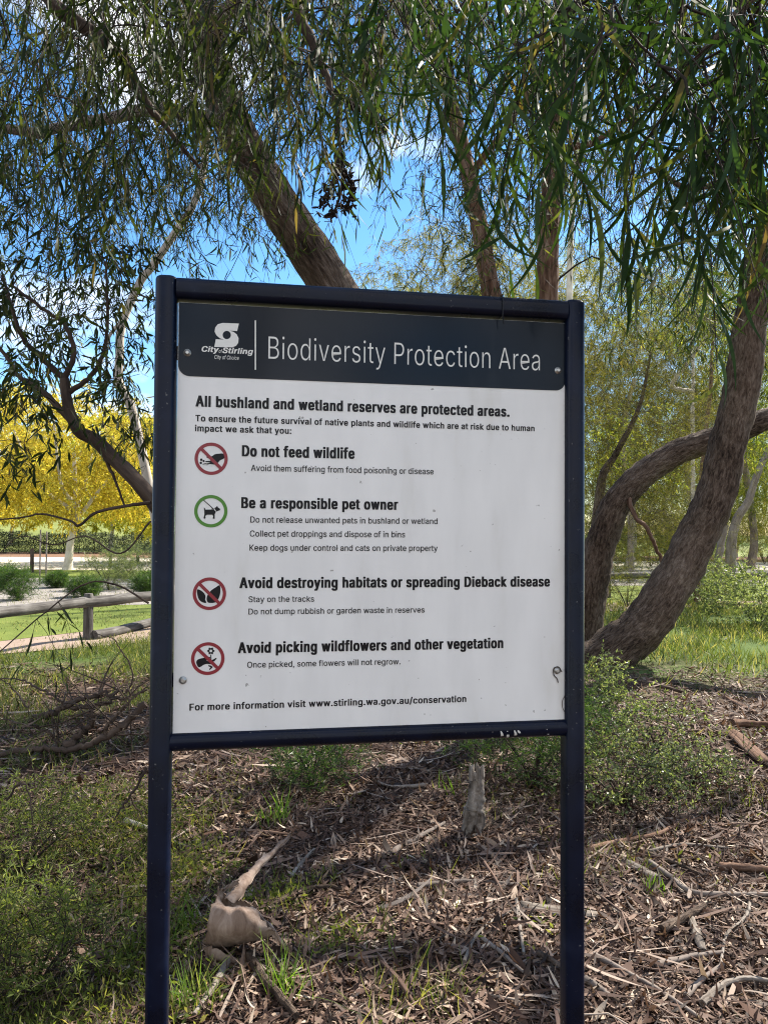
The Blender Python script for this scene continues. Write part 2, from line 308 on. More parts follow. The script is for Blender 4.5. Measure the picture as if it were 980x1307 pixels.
sheet('gravel_bed', ([(-30, 14.2), (-7.5, 14.4), (-4.9, 14.9), (-1, 17.5), (5.6, 21), (20, 22.5), (60, 23)], [(-60, 22.5), (-12, 22.5), (-7, 22.5), (0, 23.5), (7, 24.5), (20, 25.5), (60, 26)]), .02, gravel_m)
sheet('lawn', ([(-60, 22.5), (0, 23.5), (60, 26)], [(-60, 26.5), (0, 27), (60, 28.5)]), .024, lawn_m)
sheet('footpath', ([(-60, 26.5), (0, 27), (60, 28.5)], [(-60, 38), (0, 38.5), (60, 39)]), .028, sand_m)
sheet('garden_bed', ([(-60, 38), (0, 38.5), (60, 39)], [(-60, 46.5), (0, 46.5), (60, 46.5)]), .032, mulch_m)
mb = MB()
xs = np.linspace(-120, 120, 61); ys = np.r_[46.5, np.linspace(48, 130, 24), 260]
X, Y = np.meshgrid(xs, ys, indexing='ij'); s_ = np.clip((Y - 48) / 60, 0, 1)
Z = .036 + 6.5 * s_ * s_ * (3 - 2 * s_) * (1 / (1 + np.exp((X - 8) / 9))) + .25 * np.sin(X * .11) * s_
ii, jj = np.meshgrid(np.arange(len(xs) - 1), np.arange(len(ys) - 1), indexing='ij'); b0 = ii * len(ys) + jj
mb.add(np.stack([X, Y, Z], -1), np.stack([b0, b0 + len(ys), b0 + len(ys) + 1, b0 + 1], -1).reshape(-1, 4))
tag(mb.build('hill', hill_m), kind='structure')
def hill_z(x, y):
    s = min(max((y - 48) / 60, 0), 1); return .036 + 6.5 * s * s * (3 - 2 * s) / (1 + math.exp((x - 8) / 9)) if y > 46.5 else 0.0

# ------------------------------------------------------------------ trees
class Skel:
    """a growing tree skeleton: limbs given by hand, twigs grown to anchor points"""
    def __init__(s): s.P = []; s.R = []; s.lines = {}
    def limb(s, pts, r0, r1, n=6, jit=0.0):
        P = catmull(pts, n)
        if jit: P[1:-1] += rng.normal(size=(len(P) - 2, 3)) * jit
        Rd = np.linspace(0, 1, len(P)) ** .8 * (r1 - r0) + r0
        s.P += list(P); s.R += list(Rd); return P, Rd
    def grow(s, anchors, tip=.003, arch=.12, rk=.011, r0min=.004):
        """returns batches {m: ([P], [R])} of twig centre lines"""
        A = np.asarray(anchors); P = np.array(s.P)
        d = np.array([np.min(((P - a) ** 2).sum(1)) for a in A]); A = A[np.argsort(d)]
        cap = len(P) + 8 * len(A); buf = np.zeros((cap, 3)); rb = np.zeros(cap); n = len(P); buf[:n] = P; rb[:n] = s.R
        out = []; ends = []
        for a in A:
            dd = ((buf[:n] - a) ** 2).sum(1) + .3 * np.maximum(0, a[2] - buf[:n, 2]) ** 2 * 0
            i = int(np.argmin(dd)); p = buf[i]; L = math.sqrt(dd[i])
            m = 6; t = np.linspace(0, 1, m)[:, None]
            sag = np.array([0, 0, 1]) * arch * L + rng.normal(size=3) * .1 * L; sag2 = rng.normal(size=3) * .06 * L
            Q = p * (1 - t) + a * t + sag * (4 * t * (1 - t)) + sag2 * np.sin(2 * np.pi * t)
            ra = min(rb[i] * .75, r0min + rk * L); ra = max(ra, tip)
            Rr = np.linspace(ra, tip, m)
            out.append((Q, Rr)); buf[n:n + m - 1] = Q[1:]; rb[n:n + m - 1] = Rr[1:]; n += m - 1; ends.append(Q[-1] - Q[-2])
        return A, np.array([q for q, _ in out]), np.array([r for _, r in out]), norm(np.array(ends))

def sprays(mb, A, n_per, L, droop, leaf_n, leaf_L, leaf_W, spread=.8, down=.6, nseg=3, mat=0, tmat=1, tw=.0022, up=0.0, curl=.18, jitter=.08, side_flat=0.0, base=.12):
    """hanging twigs with leaves along them, several at every anchor"""
    N = len(A) * n_per
    if N == 0: return
    s = np.repeat(A, n_per, 0) + rng.normal(size=(N, 3)) * jitter
    d = rng.normal(size=(N, 3)) * np.array([1, 1, .4]) * spread; d[:, 2] += up - down; d = norm(d)
    Ls = rng.uniform(.55, 1.25, N) * L
    m = 5; t = np.linspace(0, 1, m); g = np.array([0, 0, -1.0]); k = rng.normal(size=(N, 3)) * .12
    def pos(tt, i): return s[i] + d[i] * (Ls[i] * tt)[:, None] + g * (droop * Ls[i] * tt * tt)[:, None] + k[i] * (Ls[i] * np.sin(tt * 4))[:, None]
    idx = np.arange(N)
    P = np.stack([pos(np.full(N, q), idx) for q in t], 1)
    mb.tubes(P, np.broadcast_to(np.linspace(tw, tw * .4, m), (N, m)), 3, tmat)
    M = N * leaf_n; i = np.repeat(idx, leaf_n); tt = rng.uniform(.12, 1.0, M)
    p = pos(tt, i); tan = norm(pos(np.minimum(tt + .05, 1.05), i) - pos(tt - .05, i))
    ax = norm(tan * .55 + rng.normal(size=(M, 3)) * .42 + np.array([0, 0, -1]) * down * .8 + np.array([0, 0, 1]) * up * .3)
    rv = rng.normal(size=(M, 3)); rv[:, 2] *= (1 - side_flat); sd = norm(np.cross(ax, rv))
    mb.leaves(p, ax, sd, rng.uniform(.6, 1.2, M) * leaf_L, rng.uniform(.7, 1.25, M) * leaf_W, nseg, rng.normal(size=M) * curl, rng.normal(size=M) * curl, mat, base)

def zone(n, x0, x1, y0, y1, Y0, Y1, bias=1.0):
    """n points spread through a block of air seen between these pixels, Y0 to Y1 metres away"""
    u = rng.random(n) ** bias
    return np.array([at(a, b, c) for a, b, c in zip(rng.uniform(x0, x1, n), y0 + (y1 - y0) * u, rng.uniform(Y0, Y1, n))])
def blob(n, c, r, hollow=.5):
    d = norm(rng.normal(size=(n, 3))); q = rng.uniform(hollow ** 3, 1, n) ** (1 / 3)
    return np.asarray(c) + d * q[:, None] * np.asarray(r)

def thin(A, x0, x1, y0, y1, keep):
    """leave an opening in a crown"""
    d = A - CAM; f = d @ FW; u = CX + F * (d @ RT) / f; v = CY - F * (d @ UP) / f
    return A[~((f > 0) & (u > x0) & (u < x1) & (v > y0) & (v < y1)) | (rng.random(len(A)) < keep)]
def px_line(pts):
    return np.array([at(*p) if len(p) == 3 else p for p in pts])

def make_tree(name, label, base, trunks, crown_fn, bark, group=None, limbs=(), rough=.05, limb_bark=None, lname='limb', cat='tree', flare=True):
    t = thing(name, base, label, cat, group); sk = Skel(); mb = MB()
    for pts, r0, r1 in trunks:
        P, Rd = sk.limb(pts, r0, r1, 8)
        if flare:
            dz = np.clip(1 - np.linalg.norm(P - P[0], axis=1) / .5, 0, 1); Rd = Rd * (1 + .45 * dz ** 2)
        mb.tubes(P, Rd, 20, 0, rough)
    mb.build('trunk', bark, t)
    for q in limbs:
        pts, r0, r1 = q[:3]; P, Rd = sk.limb(pts, r0, r1, 7, min(.01, r1 * .25))
        lb = MB(); lb.tubes(P, Rd, 9, 0, .06); lb.build(lname, q[3] if len(q) > 3 else (limb_bark or bark), t)
    crown_fn(t, sk)
    return t
def crown(t, sk, anchors, leafmat, twigmat, tip=.003, arch=.1, rk=.011, name='crown', **kw):
    mb = MB(); A, P, Rr, E = sk.grow(anchors, tip, arch, rk); mb.tubes(P, Rr, 5, 1)
    sprays(mb, A, **kw)
    return mb.build(name, [G[leafmat], G[twigmat]], t)

# --- the thick brown gum behind the board
def c1(t, sk):
    A = np.vstack([zone(230, -40, 330, -80, 260, 4.6, 8.5, 1.3), zone(60, 200, 470, 100, 310, 5.0, 7.5), zone(40, 20, 330, 220, 420, 5.5, 8),
                   zone(190, 250, 640, -120, 130, 4.6, 8.5), zone(90, -300, 500, -500, -60, 5, 10)])
    A = thin(A, 395, 590, 120, 400, .22); A = thin(A, 150, 420, 250, 420, .6)
    crown(t, sk, A, 'leaf_gum', 'twig_live', n_per=4, L=.5, droop=.5, leaf_n=9, leaf_L=.12, leaf_W=.0115, down=.55, spread=.85, tw=.0032)
T1 = make_tree('gum_tree', 'thick brown gum trunk leaning left above the top of the sign', on_ground(585, 872),
    [([on_ground(585, 872) - [0, 0, .15], at(568, 790, 7.3), at(530, 600, 7.1), at(470, 450, 6.95), at(392, 315, 6.8), at(330, 220, 6.6), at(288, 135, 6.4), at(264, 60, 6.3), at(243, -60, 6.2), at(215, -230, 6.3), at(200, -420, 6.4)], .3, .09)],
    c1, G['bark_tan'], limbs=[(px_line([(300, 160, 6.45), (250, 148, 6.2), (190, 140, 6.0), (100, 158, 5.8), (30, 168, 5.6), (-90, 150, 5.5)]), .07, .03, G['bark_grey']),
        (px_line([(268, 75, 6.3), (300, 0, 6.0), (360, -80, 5.5), (470, -150, 5.3)]), .08, .03),
        (px_line([(243, -60, 6.2), (160, -130, 5.6), (60, -220, 5.2)]), .08, .03)], rough=.05)

# --- reddish trunks right of the middle
def c2(t, sk):
    A = np.vstack([zone(140, 480, 740, -60, 280, 7.2, 11), zone(55, 500, 640, 200, 375, 7.5, 10.5), zone(70, 420, 760, -380, -40, 7, 12)])
    A = thin(A, 395, 580, 150, 400, .25)
    crown(t, sk, A, 'leaf_gum', 'twig_live', n_per=4, L=.6, droop=.5, leaf_n=10, leaf_L=.135, leaf_W=.0125, down=.65, spread=.8, tw=.004)
b = on_ground(652, 838)
make_tree('gum_tree', 'slim reddish trunk kinked above the board, left of the straighter reddish trunk', b,
    [([b - [0, 0, .1], at(648, 620, 9.0), at(640, 450, 9.0), at(622, 350, 9), at(612, 290, 9), at(598, 225, 9), at(575, 130, 9.1), at(552, 60, 9.2), at(540, -50, 9.3), at(530, -250, 9.5)], .145, .07)], c2, G['bark_red'],
    limbs=[(px_line([(598, 225, 9), (640, 170, 8.6), (690, 90, 8.2), (720, 20, 8)]), .05, .02), (px_line([(560, 90, 9.2), (510, 20, 8.8), (470, -60, 8.4)]), .05, .02)])
def c3(t, sk):
    A = np.vstack([zone(150, 650, 930, -60, 240, 8, 12), zone(85, 740, 950, 180, 400, 8.5, 13), zone(60, 620, 960, -400, -40, 8, 13)])
    crown(t, sk, A, 'leaf_gum', 'twig_live', n_per=4, L=.6, droop=.5, leaf_n=10, leaf_L=.135, leaf_W=.0125, down=.65, spread=.8, tw=.004)
b = on_ground(690, 833)
make_tree('gum_tree', 'straight upright reddish brown trunk rising behind the right half of the top rail', b,
    [([b - [0, 0, .1], at(692, 620, 9.5), at(696, 430, 9.5), at(699, 320, 9.5), at(704, 230, 9.5), at(712, 130, 9.5), at(716, 20, 9.6), at(722, -160, 9.8), at(730, -330, 10)], .18, .09)], c3, G['bark_red'],
    limbs=[(px_line([(708, 190, 9.5), (760, 180, 9.2), (820, 130, 9), (870, 60, 9)]), .05, .02), (px_line([(712, 130, 9.5), (660, 60, 9.2), (640, -20, 9)]), .05, .02)])

# --- the leaning and the arching trunk on the right
def c4(t, sk):
    A = np.vstack([zone(100, 860, 1130, -80, 320, 6.8, 11), zone(40, 860, 1050, 250, 420, 9.5, 12.5), zone(26, 770, 940, 350, 450, 10, 12.5), blob(60, (5.6, 7.0, 6.8), (3.0, 2.4, 1.9), .2), blob(40, (8.5, 9.5, 7.5), (2.2, 2.2, 1.8), .2)])  # both blobs: foliage mostly out of view, added for the shade it casts
    crown(t, sk, A, 'leaf_gum', 'twig_live', rk=.008, n_per=4, L=.55, droop=.5, leaf_n=11, leaf_L=.13, leaf_W=.014, down=.7, spread=.8)
b = on_ground(780, 838)
T3 = make_tree('gum_tree', 'stout grey brown trunk leaning right from the grass beside the right post', b,
    [([at(742, 868, 8.8), at(786, 829, 8.75), at(823, 796, 8.75), at(858, 744, 8.75), at(886, 691, 8.75), at(911, 635, 8.7), at(931, 558, 8.7), at(948, 482, 8.6), at(958, 405, 8.5), at(968, 345, 8.4), at(990, 270, 8.3), at(1030, 170, 8.1), at(1080, 30, 7.8), at(1120, -120, 7.5), at(1130, -260, 7.2)], .3, .12)],
    c4, G['bark_brown'], limbs=[(px_line([(985, 285, 8.3), (960, 225, 8), (930, 228, 7.8), (880, 240, 7.6), (830, 215, 7.4)]), .06, .02), (px_line([(1030, 170, 8.1), (990, 80, 7.9), (960, -30, 7.8)]), .08, .025),
        ([at(1100, -60, 7.6), (5.6, 6.8, 6.4), (5.0, 5.8, 7.0), (4.3, 5.0, 7.4)], .1, .03), ([at(1080, 30, 7.8), (6.6, 8.2, 6.2), (7.8, 9.2, 7.2)], .1, .04)], rough=.07)
def c5(t, sk):
    A = np.vstack([blob(120, (8.6, 9.8, 3.6), (1.6, 1.6, 1.0), .2), zone(25, 900, 1040, 430, 520, 10.5, 12)])
    crown(t, sk, A, 'leaf_gum', 'twig_live', n_per=3, L=.5, droop=.5, leaf_n=12, leaf_L=.12, leaf_W=.015)
b = on_ground(742, 829)
make_tree('gum_tree', 'smooth dark trunk arching over to the right behind the stout leaning trunk', b,
    [([b - [0, 0, .15], at(750, 780, 9.8), at(757, 735, 9.8), at(768, 690, 9.8), at(784, 648, 9.8), at(805, 620, 9.8), at(832, 597, 9.8), at(863, 578, 9.8), at(896, 565, 9.8), at(934, 553, 9.8), at(968, 539, 9.8), at(1010, 520, 9.8), at(1090, 470, 9.9), at(1200, 400, 10), at(1300, 320, 10)], .235, .12)],
    c5, G['bark_brown'], limbs=[(px_line([(800, 622, 9.75), (808, 655, 9.5), (826, 676, 9.4), (838, 702, 9.4), (846, 722, 9.4)]), .035, .02, G['bark_red'])], rough=.06)

# --- small dark gum left of the board and the pale-limbed one beside it
def c6(t, sk):
    A = np.vstack([zone(60, -20, 190, 300, 490, 4.8, 6.4), zone(24, -60, 70, 430, 600, 4.8, 6.2), zone(40, -60, 180, 180, 330, 4.8, 6.4), zone(10, 120, 185, 430, 560, 5, 5.8)])
    crown(t, sk, A, 'leaf_dark', 'twig_live', rk=.007, n_per=3, L=.26, droop=.4, leaf_n=9, leaf_L=.1, leaf_W=.018, down=.55, spread=.8, jitter=.04)
def q3(pts, Y=5.5): return px_line([(x / 3.63, 340 + y / 3.63, Y + (0 if len(r) == 0 else r[0])) for x, y, *r in pts])
b = on_ground(330, 900)
T6 = make_tree('small_gum_tree', 'small dark gum whose crooked forking stem leans out left of the sign', b,
    [([b - [0, 0, .1], at(300, 830, 6.2), at(255, 730, 5.8)] + list(q3([(700, 1075), (540, 900), (440, 805), (370, 765), (330, 690), (308, 600), (300, 520)])), .075, .034)], c6, G['bark_dark'],
    limbs=[(q3([(370, 765), (280, 660), (180, 565), (90, 510), (40, 430, .1), (-60, 300, .2)]), .03, .012), (q3([(300, 520), (200, 430), (110, 335, -.1), (60, 200, -.2), (10, 40, -.3)]), .025, .01),
           (q3([(312, 590), (410, 520), (470, 430), (495, 330), (500, 180), (490, -20)]), .022, .009), (q3([(300, 520), (345, 400), (300, 270), (190, 190), (60, 90)]), .024, .01),
           (q3([(700, 1095), (600, 1108), (450, 1140), (370, 1200), (330, 1180), (200, 1148), (90, 1165), (-60, 1175)], 5.3), .014, .005), (q3([(470, 850), (530, 980), (578, 1110)]), .016, .007),
           (q3([(700, 1180), (560, 1330), (400, 1250), (250, 1290), (100, 1250), (0, 1330)], 5.2), .007, .003), (px_line([(190, 770, 5.2), (150, 747, 5.1), (110, 745, 5), (60, 780, 4.9), (0, 832, 4.8)]), .008, .004)], lname='limb', flare=False)
def c7(t, sk):
    A = np.vstack([zone(50, -30, 260, 150, 400, 8.5, 10.5), zone(12, 130, 190, 470, 560, 8.8, 9.4)])
    crown(t, sk, A, 'leaf_gum', 'twig_live', n_per=3, L=.45, droop=.5, leaf_n=12, leaf_L=.12, leaf_W=.016)
b = on_ground(240, 835)
make_tree('gum_tree', 'slender pale-limbed gum behind the dark forked stem left of the board', b,
    [([b - [0, 0, .1], at(215, 740, 9), at(172, 535, 9), at(153, 490, 9), at(153, 455, 9), at(156, 415, 9), at(178, 362, 9), at(196, 338, 9), at(225, 295, 9), at(248, 258, 9), at(262, 200, 9), at(270, 60, 9)], .06, .04)], c7, G['bark_pale'],
    limbs=[(px_line([(160, 405, 9), (140, 430, 8.9), (128, 470, 8.8)]), .03, .012)], flare=False)

# --- two trees beside the viewer: only their hanging boughs reach into the picture
def c8(t, sk):
    A = np.vstack([zone(60, -60, 300, -60, 200, 2.6, 4.2, 1.3), zone(40, 300, 520, -60, 110, 2.2, 3.8, 1.3), zone(70, -400, 400, -700, -60, 2, 4)])
    crown(t, sk, A, 'leaf_dark', 'twig_live', n_per=4, L=.32, droop=.7, leaf_n=9, leaf_L=.13, leaf_W=.0105, down=.9, spread=.6, nseg=5, jitter=.05, rk=.006)
    pm = MB()                                                   # dark clustered seed capsules on bare twigs
    tips = [px_line([(428, 130, 3.0), (433, 180, 3.0), (438, 225, 3.0), (430, 262, 3.0), (418, 278, 3.0)]), px_line([(438, 215, 3.0), (448, 240, 3.0), (443, 270, 3.0)]), px_line([(420, 110, 3.0), (460, 140, 3.05), (490, 165, 3.1)]), px_line([(432, 190, 3), (424, 235, 2.97), (410, 262, 2.95)])]
    for q in tips:
        c = catmull(q, 10); pm.tubes(c, np.linspace(.008, .004, len(c)), 6, 0)
        for k in range(80):
            p = c[rng.integers(4, len(c))] + rng.normal(size=3) * .011; dd = norm(rng.normal(size=3)); L = rng.uniform(.018, .034)
            pm.tubes(np.array([p, p + dd * L * .5, p + dd * L]), np.array([.003, .0052, .002]), 6, 0, cap=True)
    pm.build('seed_pods', G['twig_live'], t)
make_tree('overhanging_gum_tree', 'near gum whose dark boughs and seed pods hang across the top left', (-2.6, 1.6, 0),
    [([(-2.6, 1.6, -.1), (-2.5, 1.8, 1.4), (-2.35, 2.1, 2.7), (-2.0, 2.5, 3.9), (-1.5, 2.7, 4.9)], .17, .08)], c8, G['bark_dark'],
    limbs=[(np.vstack([[(-2.3, 2.2, 2.9), (-1.95, 2.7, 3.55)], px_line([(35, -20, 3.3), (75, 12, 3.3), (130, 50, 3.3), (160, 78, 3.3), (190, 135, 3.3), (215, 165, 3.35), (255, 215, 3.4)])]), .055, .008),
           (np.vstack([[(-1.8, 2.6, 4.3), (-1.1, 2.8, 4.2)], px_line([(330, -70, 3.0), (380, 15, 3.0), (405, 70, 3.0), (428, 130, 3.0)])]), .05, .012),
           (np.vstack([[(-1.5, 2.7, 4.9), (-.8, 2.7, 4.6)], px_line([(440, -120, 2.8), (490, -40, 2.8), (520, 20, 2.8)])]), .04, .01)], flare=True)
def c9(t, sk):
    A1 = np.vstack([zone(40, 480, 800, -100, 40, 1.6, 2.8), zone(52, 760, 1040, -100, 130, 1.35, 2.4), zone(14, 850, 1000, 60, 230, 1.5, 2.2), zone(10, 600, 720, 40, 180, 1.9, 2.6)])
    crown(t, sk, A1, 'leaf_near', 'twig_live', n_per=3, L=.26, droop=.6, leaf_n=6, leaf_L=.17, leaf_W=.011, down=.8, spread=.7, nseg=9, jitter=.04, rk=.006, curl=.36)
    A2 = np.vstack([blob(46, (3.3, 3.2, 4.9), (1.9, 1.9, 1.3), .1), blob(22, (1.3, 1.2, 4.2), (1.6, 1.4, .7), .1)])  # out-of-view foliage added to shade the sign and dapple the ground
    crown(t, sk, A2, 'leaf_near', 'twig_live', name='shade_crown', n_per=4, L=.4, droop=.6, leaf_n=9, leaf_L=.15, leaf_W=.014, down=.8, spread=.7, rk=.006)
make_tree('overhanging_gum_tree', 'near gum whose long fresh green leaves hang in the top right', (2.6, .8, 0),
    [([(2.6, .8, -.1), (2.65, .95, 1.4), (2.6, 1.2, 2.8), (2.7, 1.6, 3.9), (3.0, 2.2, 5.0)], .2, .08)], c9, G['bark_brown'],
    limbs=[([(2.6, 1.2, 2.7), (2.1, 1.4, 3.1), (1.5, 1.65, 3.15), (1.0, 1.75, 2.95), (.75, 1.8, 2.7)], .05, .008), ([(2.65, 1.4, 3.3), (1.9, 1.7, 3.7), (1.1, 1.9, 3.6), (.5, 2.0, 3.3)], .05, .008),
           ([(2.8, 1.8, 4.2), (3.3, 2.8, 4.9), (3.7, 3.8, 5.4)], .07, .02), ([(2.7, 1.6, 3.9), (1.8, 1.2, 4.4), (.9, 1.0, 4.6)], .06, .02)])

# --- middle distance on the right
def simple_tree(name, label, pts, r0, r1, blobs, leaf, bark, group=None, leaf_L=.12, leaf_W=.02, n_per=3, leaf_n=12, L=.6, nseg=2, down=.4, limbs=(), **kw):
    def cf(t, sk):
        crown(t, sk, np.vstack([blob(*q) for q in blobs]), leaf, 'twig_live', n_per=n_per, L=L, droop=.4, leaf_n=leaf_n, leaf_L=leaf_L, leaf_W=leaf_W, nseg=nseg, down=down, spread=.9, jitter=.15, **kw)
    return make_tree(name, label, pts[0] + np.array([0, 0, .1]), [(pts, r0, r1)], cf, bark, group, limbs)
def stem(gx, gy, rest):
    b = on_ground(gx, gy); return [b - [0, 0, .1]] + [at(x, y, b[1] + (q[0] if q else 0)) for x, y, *q in rest]
def P(x, y, Y): return at(x, y, Y)
simple_tree('paperbark_tree', 'feathery olive paperbark filling the gap between right post and leaning trunk', stem(752, 790, [(758, 700), (768, 612), (785, 580), (815, 520), (830, 450)]), .13, .02,
    [(260, P(815, 510, 13), (1.5, 1.1, 1.5), .1), (120, P(800, 650, 13.4), (1.1, .8, .8), .1), (120, P(875, 600, 13.8), (1.0, .8, 1.3), .1)], 'leaf_olive', G['bark_brown'], leaf_L=.08, leaf_W=.012, n_per=6, leaf_n=28, L=.45, nseg=1, down=.1)
simple_tree('gum_tree', 'grey gum with a split twin trunk standing right of the leaning trunk', stem(934, 755, [(932, 704), (939, 665), (954, 640), (966, 605), (985, 560), (1010, 480)]), .15, .06,
    [(60, P(1000, 470, 17), (2.0, 1.5, 1.6), .1), (30, P(960, 560, 16.5), (1.0, .8, .6), .1)], 'leaf_far', G['bark_grey'], leaf_L=.15, leaf_W=.025, limbs=[(px_line([(914, 764, 17.0), (915, 735, 17), (918, 700, 17.1), (926, 670, 17.1)]), .12, .07)])
simple_tree('sapling', 'thin rusty brown sapling stem seen just left of the leaning trunk', stem(888, 775, [(892, 680), (895, 604), (901, 543), (906, 500), (908, 451), (912, 400)]), .06, .03,
    [(40, P(905, 400, 14), (1.0, .8, .8), .1)], 'leaf_far', G['bark_red'])
simple_tree('gum_tree', 'slim grey trunk with a pale diagonal limb, far behind the leaning trunk', stem(884, 748, [(884, 640), (883, 523), (884, 482), (882, 418), (876, 350)]), .07, .035,
    [(70, P(860, 370, 18), (2.0, 1.2, 1.2), .1)], 'leaf_far', G['bark_pale'], leaf_L=.15, leaf_W=.024, limbs=[(px_line([(884, 500, 17.9), (857, 492, 17.6), (883, 456, 17.3), (908, 418, 17), (926, 385, 17)]), .06, .04)])
simple_tree('gum_tree', 'pale slender trunk just right of the straight reddish trunk', stem(728, 742, [(727, 500), (727, 330), (733, 230), (738, 120)]), .13, .07,
    [(60, P(740, 180, 22), (2.4, 1.5, 1.8), .1)], 'leaf_far', G['bark_white'], leaf_L=.16, leaf_W=.026)
simple_tree('gum_tree', 'grey trunk far off in the gap under the arching trunk', stem(806, 742, [(804, 686), (808, 640), (815, 600)]), .1, .07,
    [(70, P(815, 560, 22.5), (2.2, 1.5, 1.3), .1)], 'leaf_far', G['bark_grey'], leaf_L=.15, leaf_W=.026)
# --- far gums that close the view behind
FAR = [('broad far gum above the middle of the top rail', 560, 30, 4.2, 8.8, 5.6), ('far gum with sparse crown left of the kinked red trunk', 500, 38, 3.2, 9.6, 5.4), ('far pale green gum between the two reddish trunks', 655, 27, 3.4, 8.0, 5.2),
       ('far gum behind the pale slender trunk', 735, 33, 4.4, 8.0, 6.6), ('far gum above the feathery paperbark', 800, 29, 4.0, 7.6, 5.4), ('far bright gum behind the thin rusty sapling', 880, 34, 4.8, 8.2, 6.4),
       ('far gum behind the twin grey trunk', 955, 31, 4.4, 7.4, 5.8), ('far gum at the right edge, beyond the rail fence', 1050, 38, 5.4, 8.4, 7.0), ('low far gum under the arch of the dark trunk', 850, 42, 5.0, 4.4, 3.6), ('low bushy far gum at the foot of the right post', 765, 42, 5.0, 4.2, 3.6),
       ('low far gum filling the gap right of the leaning trunk', 935, 45, 5.5, 4.6, 4.0), ('far gum hidden mostly by the board', 400, 60, 5.5, 6.0, 5.0), ('low far gum at the right edge below the end of the arching trunk', 1010, 41, 5.0, 4.2, 3.4)]
for k, (lab, px, Y, rx, cz, rz) in enumerate(FAR):
    x = float(at(px, 600, Y)[0]); z0 = hill_z(x, Y)
    c = np.array([x, Y, z0 + cz + .3])
    simple_tree('gum_tree', lab, [np.array([x, Y, z0 - .1]), np.array([x + .2, Y, z0 + 1.5]), np.array([x - .2, Y, z0 + cz * .7]), np.array([x + .3, Y, z0 + cz])], .2, .08,
        [(330, c, (rx, rx * .7, rz), .15)], 'leaf_olive' if k in (0, 2, 4) else 'leaf_far', G['bark_pale' if k % 3 else 'bark_grey'], 'far gums closing the view', leaf_L=.32, leaf_W=.15, n_per=5, leaf_n=20, L=.9, nseg=1, down=.35)
# --- yellow autumn trees on the left
YEL = [('golden autumn tree with a white trunk by the pale path', 91, 27.0, 3.5, 4.3, 2.6, (0, 0)), ('golden autumn tree at the far left edge', -60, 30.0, 3.6, 4.7, 3.0, (0, 0)), ('golden autumn tree rising behind the hedge, right of the white trunk', 143, 50, 5.2, 5.6, 4.2, (0, 0)),
       ('golden autumn tree on the far lawn, top left of the white trunk', 15, 55, 6.5, 6.8, 5.2, (0, 0)), ('golden autumn tree beside the left post', 225, 34, 3.4, 4.2, 2.8, (0, 0)), ('tall golden autumn tree half hidden by the board', 330, 58, 5.5, 6.2, 4.4, (0, 0))]
for k, (lab, px, Y, rx, cz, rz, _) in enumerate(YEL):
    x = float(at(px, 700, Y)[0]); z0 = hill_z(x, Y); c = np.array([x, Y, z0 + cz])
    sc_ = Y / 27.0
    limbs = [([np.array([x, Y, z0 + 1.6 + .3 * q]), np.array([x + math.cos(q * 1.6 + k) * rx * .35, Y + math.sin(q * 1.6 + k) * rx * .35, z0 + cz * .75]), np.array([x + math.cos(q * 1.6 + k) * rx * .6, Y + math.sin(q * 1.6 + k) * rx * .6, z0 + cz + .4 * q])], .09, .03) for q in range(4)]
    simple_tree('autumn_tree', lab, [np.array([x - .12, Y, z0 - .1]), np.array([x - .02, Y, z0 + 1.0]), np.array([x + .14, Y, z0 + 2.2]), np.array([x + .05, Y, z0 + cz])], .17, .06,
        [(240, c, (rx, rx * .85, rz), .25), (60, c - np.array([0, 0, rz * .5]), (rx * 1.05, rx * .9, rz * .55), .3)], 'leaf_lemon' if k in (2, 4, 5) else 'leaf_yellow', G['bark_white'], 'golden autumn trees on the park lawn', leaf_L=.11 * sc_, leaf_W=.085 * sc_, n_per=10, leaf_n=24, L=.55, nseg=1, down=.35, limbs=limbs, base=.4, tw=.004)
# --- trees added behind the viewer: reflections in the board, dense crowns blocking sky light
for k, (x, y, rr, cz) in enumerate([(-3.2, -5.5, 2.8, 4.2), (1.2, -7.5, 3.2, 4.6), (5.0, -5.0, 2.8, 4.4), (-8, -6.5, 3.4, 4.4), (9.5, -8, 3.4, 4.4)]):
    lab = ['gum reflected in the left of the board, behind the viewer', 'tallest gum reflected in the board, behind the viewer', 'gum reflected in the right of the board, behind the viewer', 'wide gum behind the viewer, far to the left', 'wide gum behind the viewer, far to the right'][k]
    simple_tree('gum_tree', lab, [np.array([x, y, -.1]), np.array([x + .1, y, 1.5]), np.array([x - .2, y, 3.2]), np.array([x, y, cz + .6])], .2, .1,
        [(210, (x, y, cz), (rr, rr * .8, cz - .7), .1)], 'leaf_gum', G['bark_grey'], leaf_L=.24, leaf_W=.07, n_per=4, leaf_n=13, L=.7, nseg=1)

# ------------------------------------------------------------------ the sign
S_O = np.array([-0.45384025, 1.4436587, 0.0]); S_YAW = 0.16178749; S_W = .90; S_TOP = 2.05297; S_RAIL = 1.11046
S_D = np.array([math.cos(S_YAW), math.sin(S_YAW), 0]); S_N = np.array([-math.sin(S_YAW), math.cos(S_YAW), 0])   # along the board, into the board
PANEL_D = .018
def sgn(px, py, depth=PANEL_D):
    d = ray(px, py); o = CAM - (S_O + S_N * depth); t = -np.dot(o, S_N) / np.dot(d, S_N); p = CAM + d * t - (S_O + S_N * depth)
    return np.array([np.dot(p, S_D), p[2]])
def sw(u, dep, z): return S_O + S_D * u + S_N * dep + np.array([0, 0, z])
navy, n_, l_ = new_mat('navy_enamel'); b_, o_ = principled(n_, l_, .22, .2)
tn = n_.new('ShaderNodeTexNoise'); tn.inputs['Scale'].default_value = 14; tn.inputs['Detail'].default_value = 8
gg = n_.new('ShaderNodeNewGeometry'); l_.new(gg.outputs['Position'], tn.inputs['Vector'])
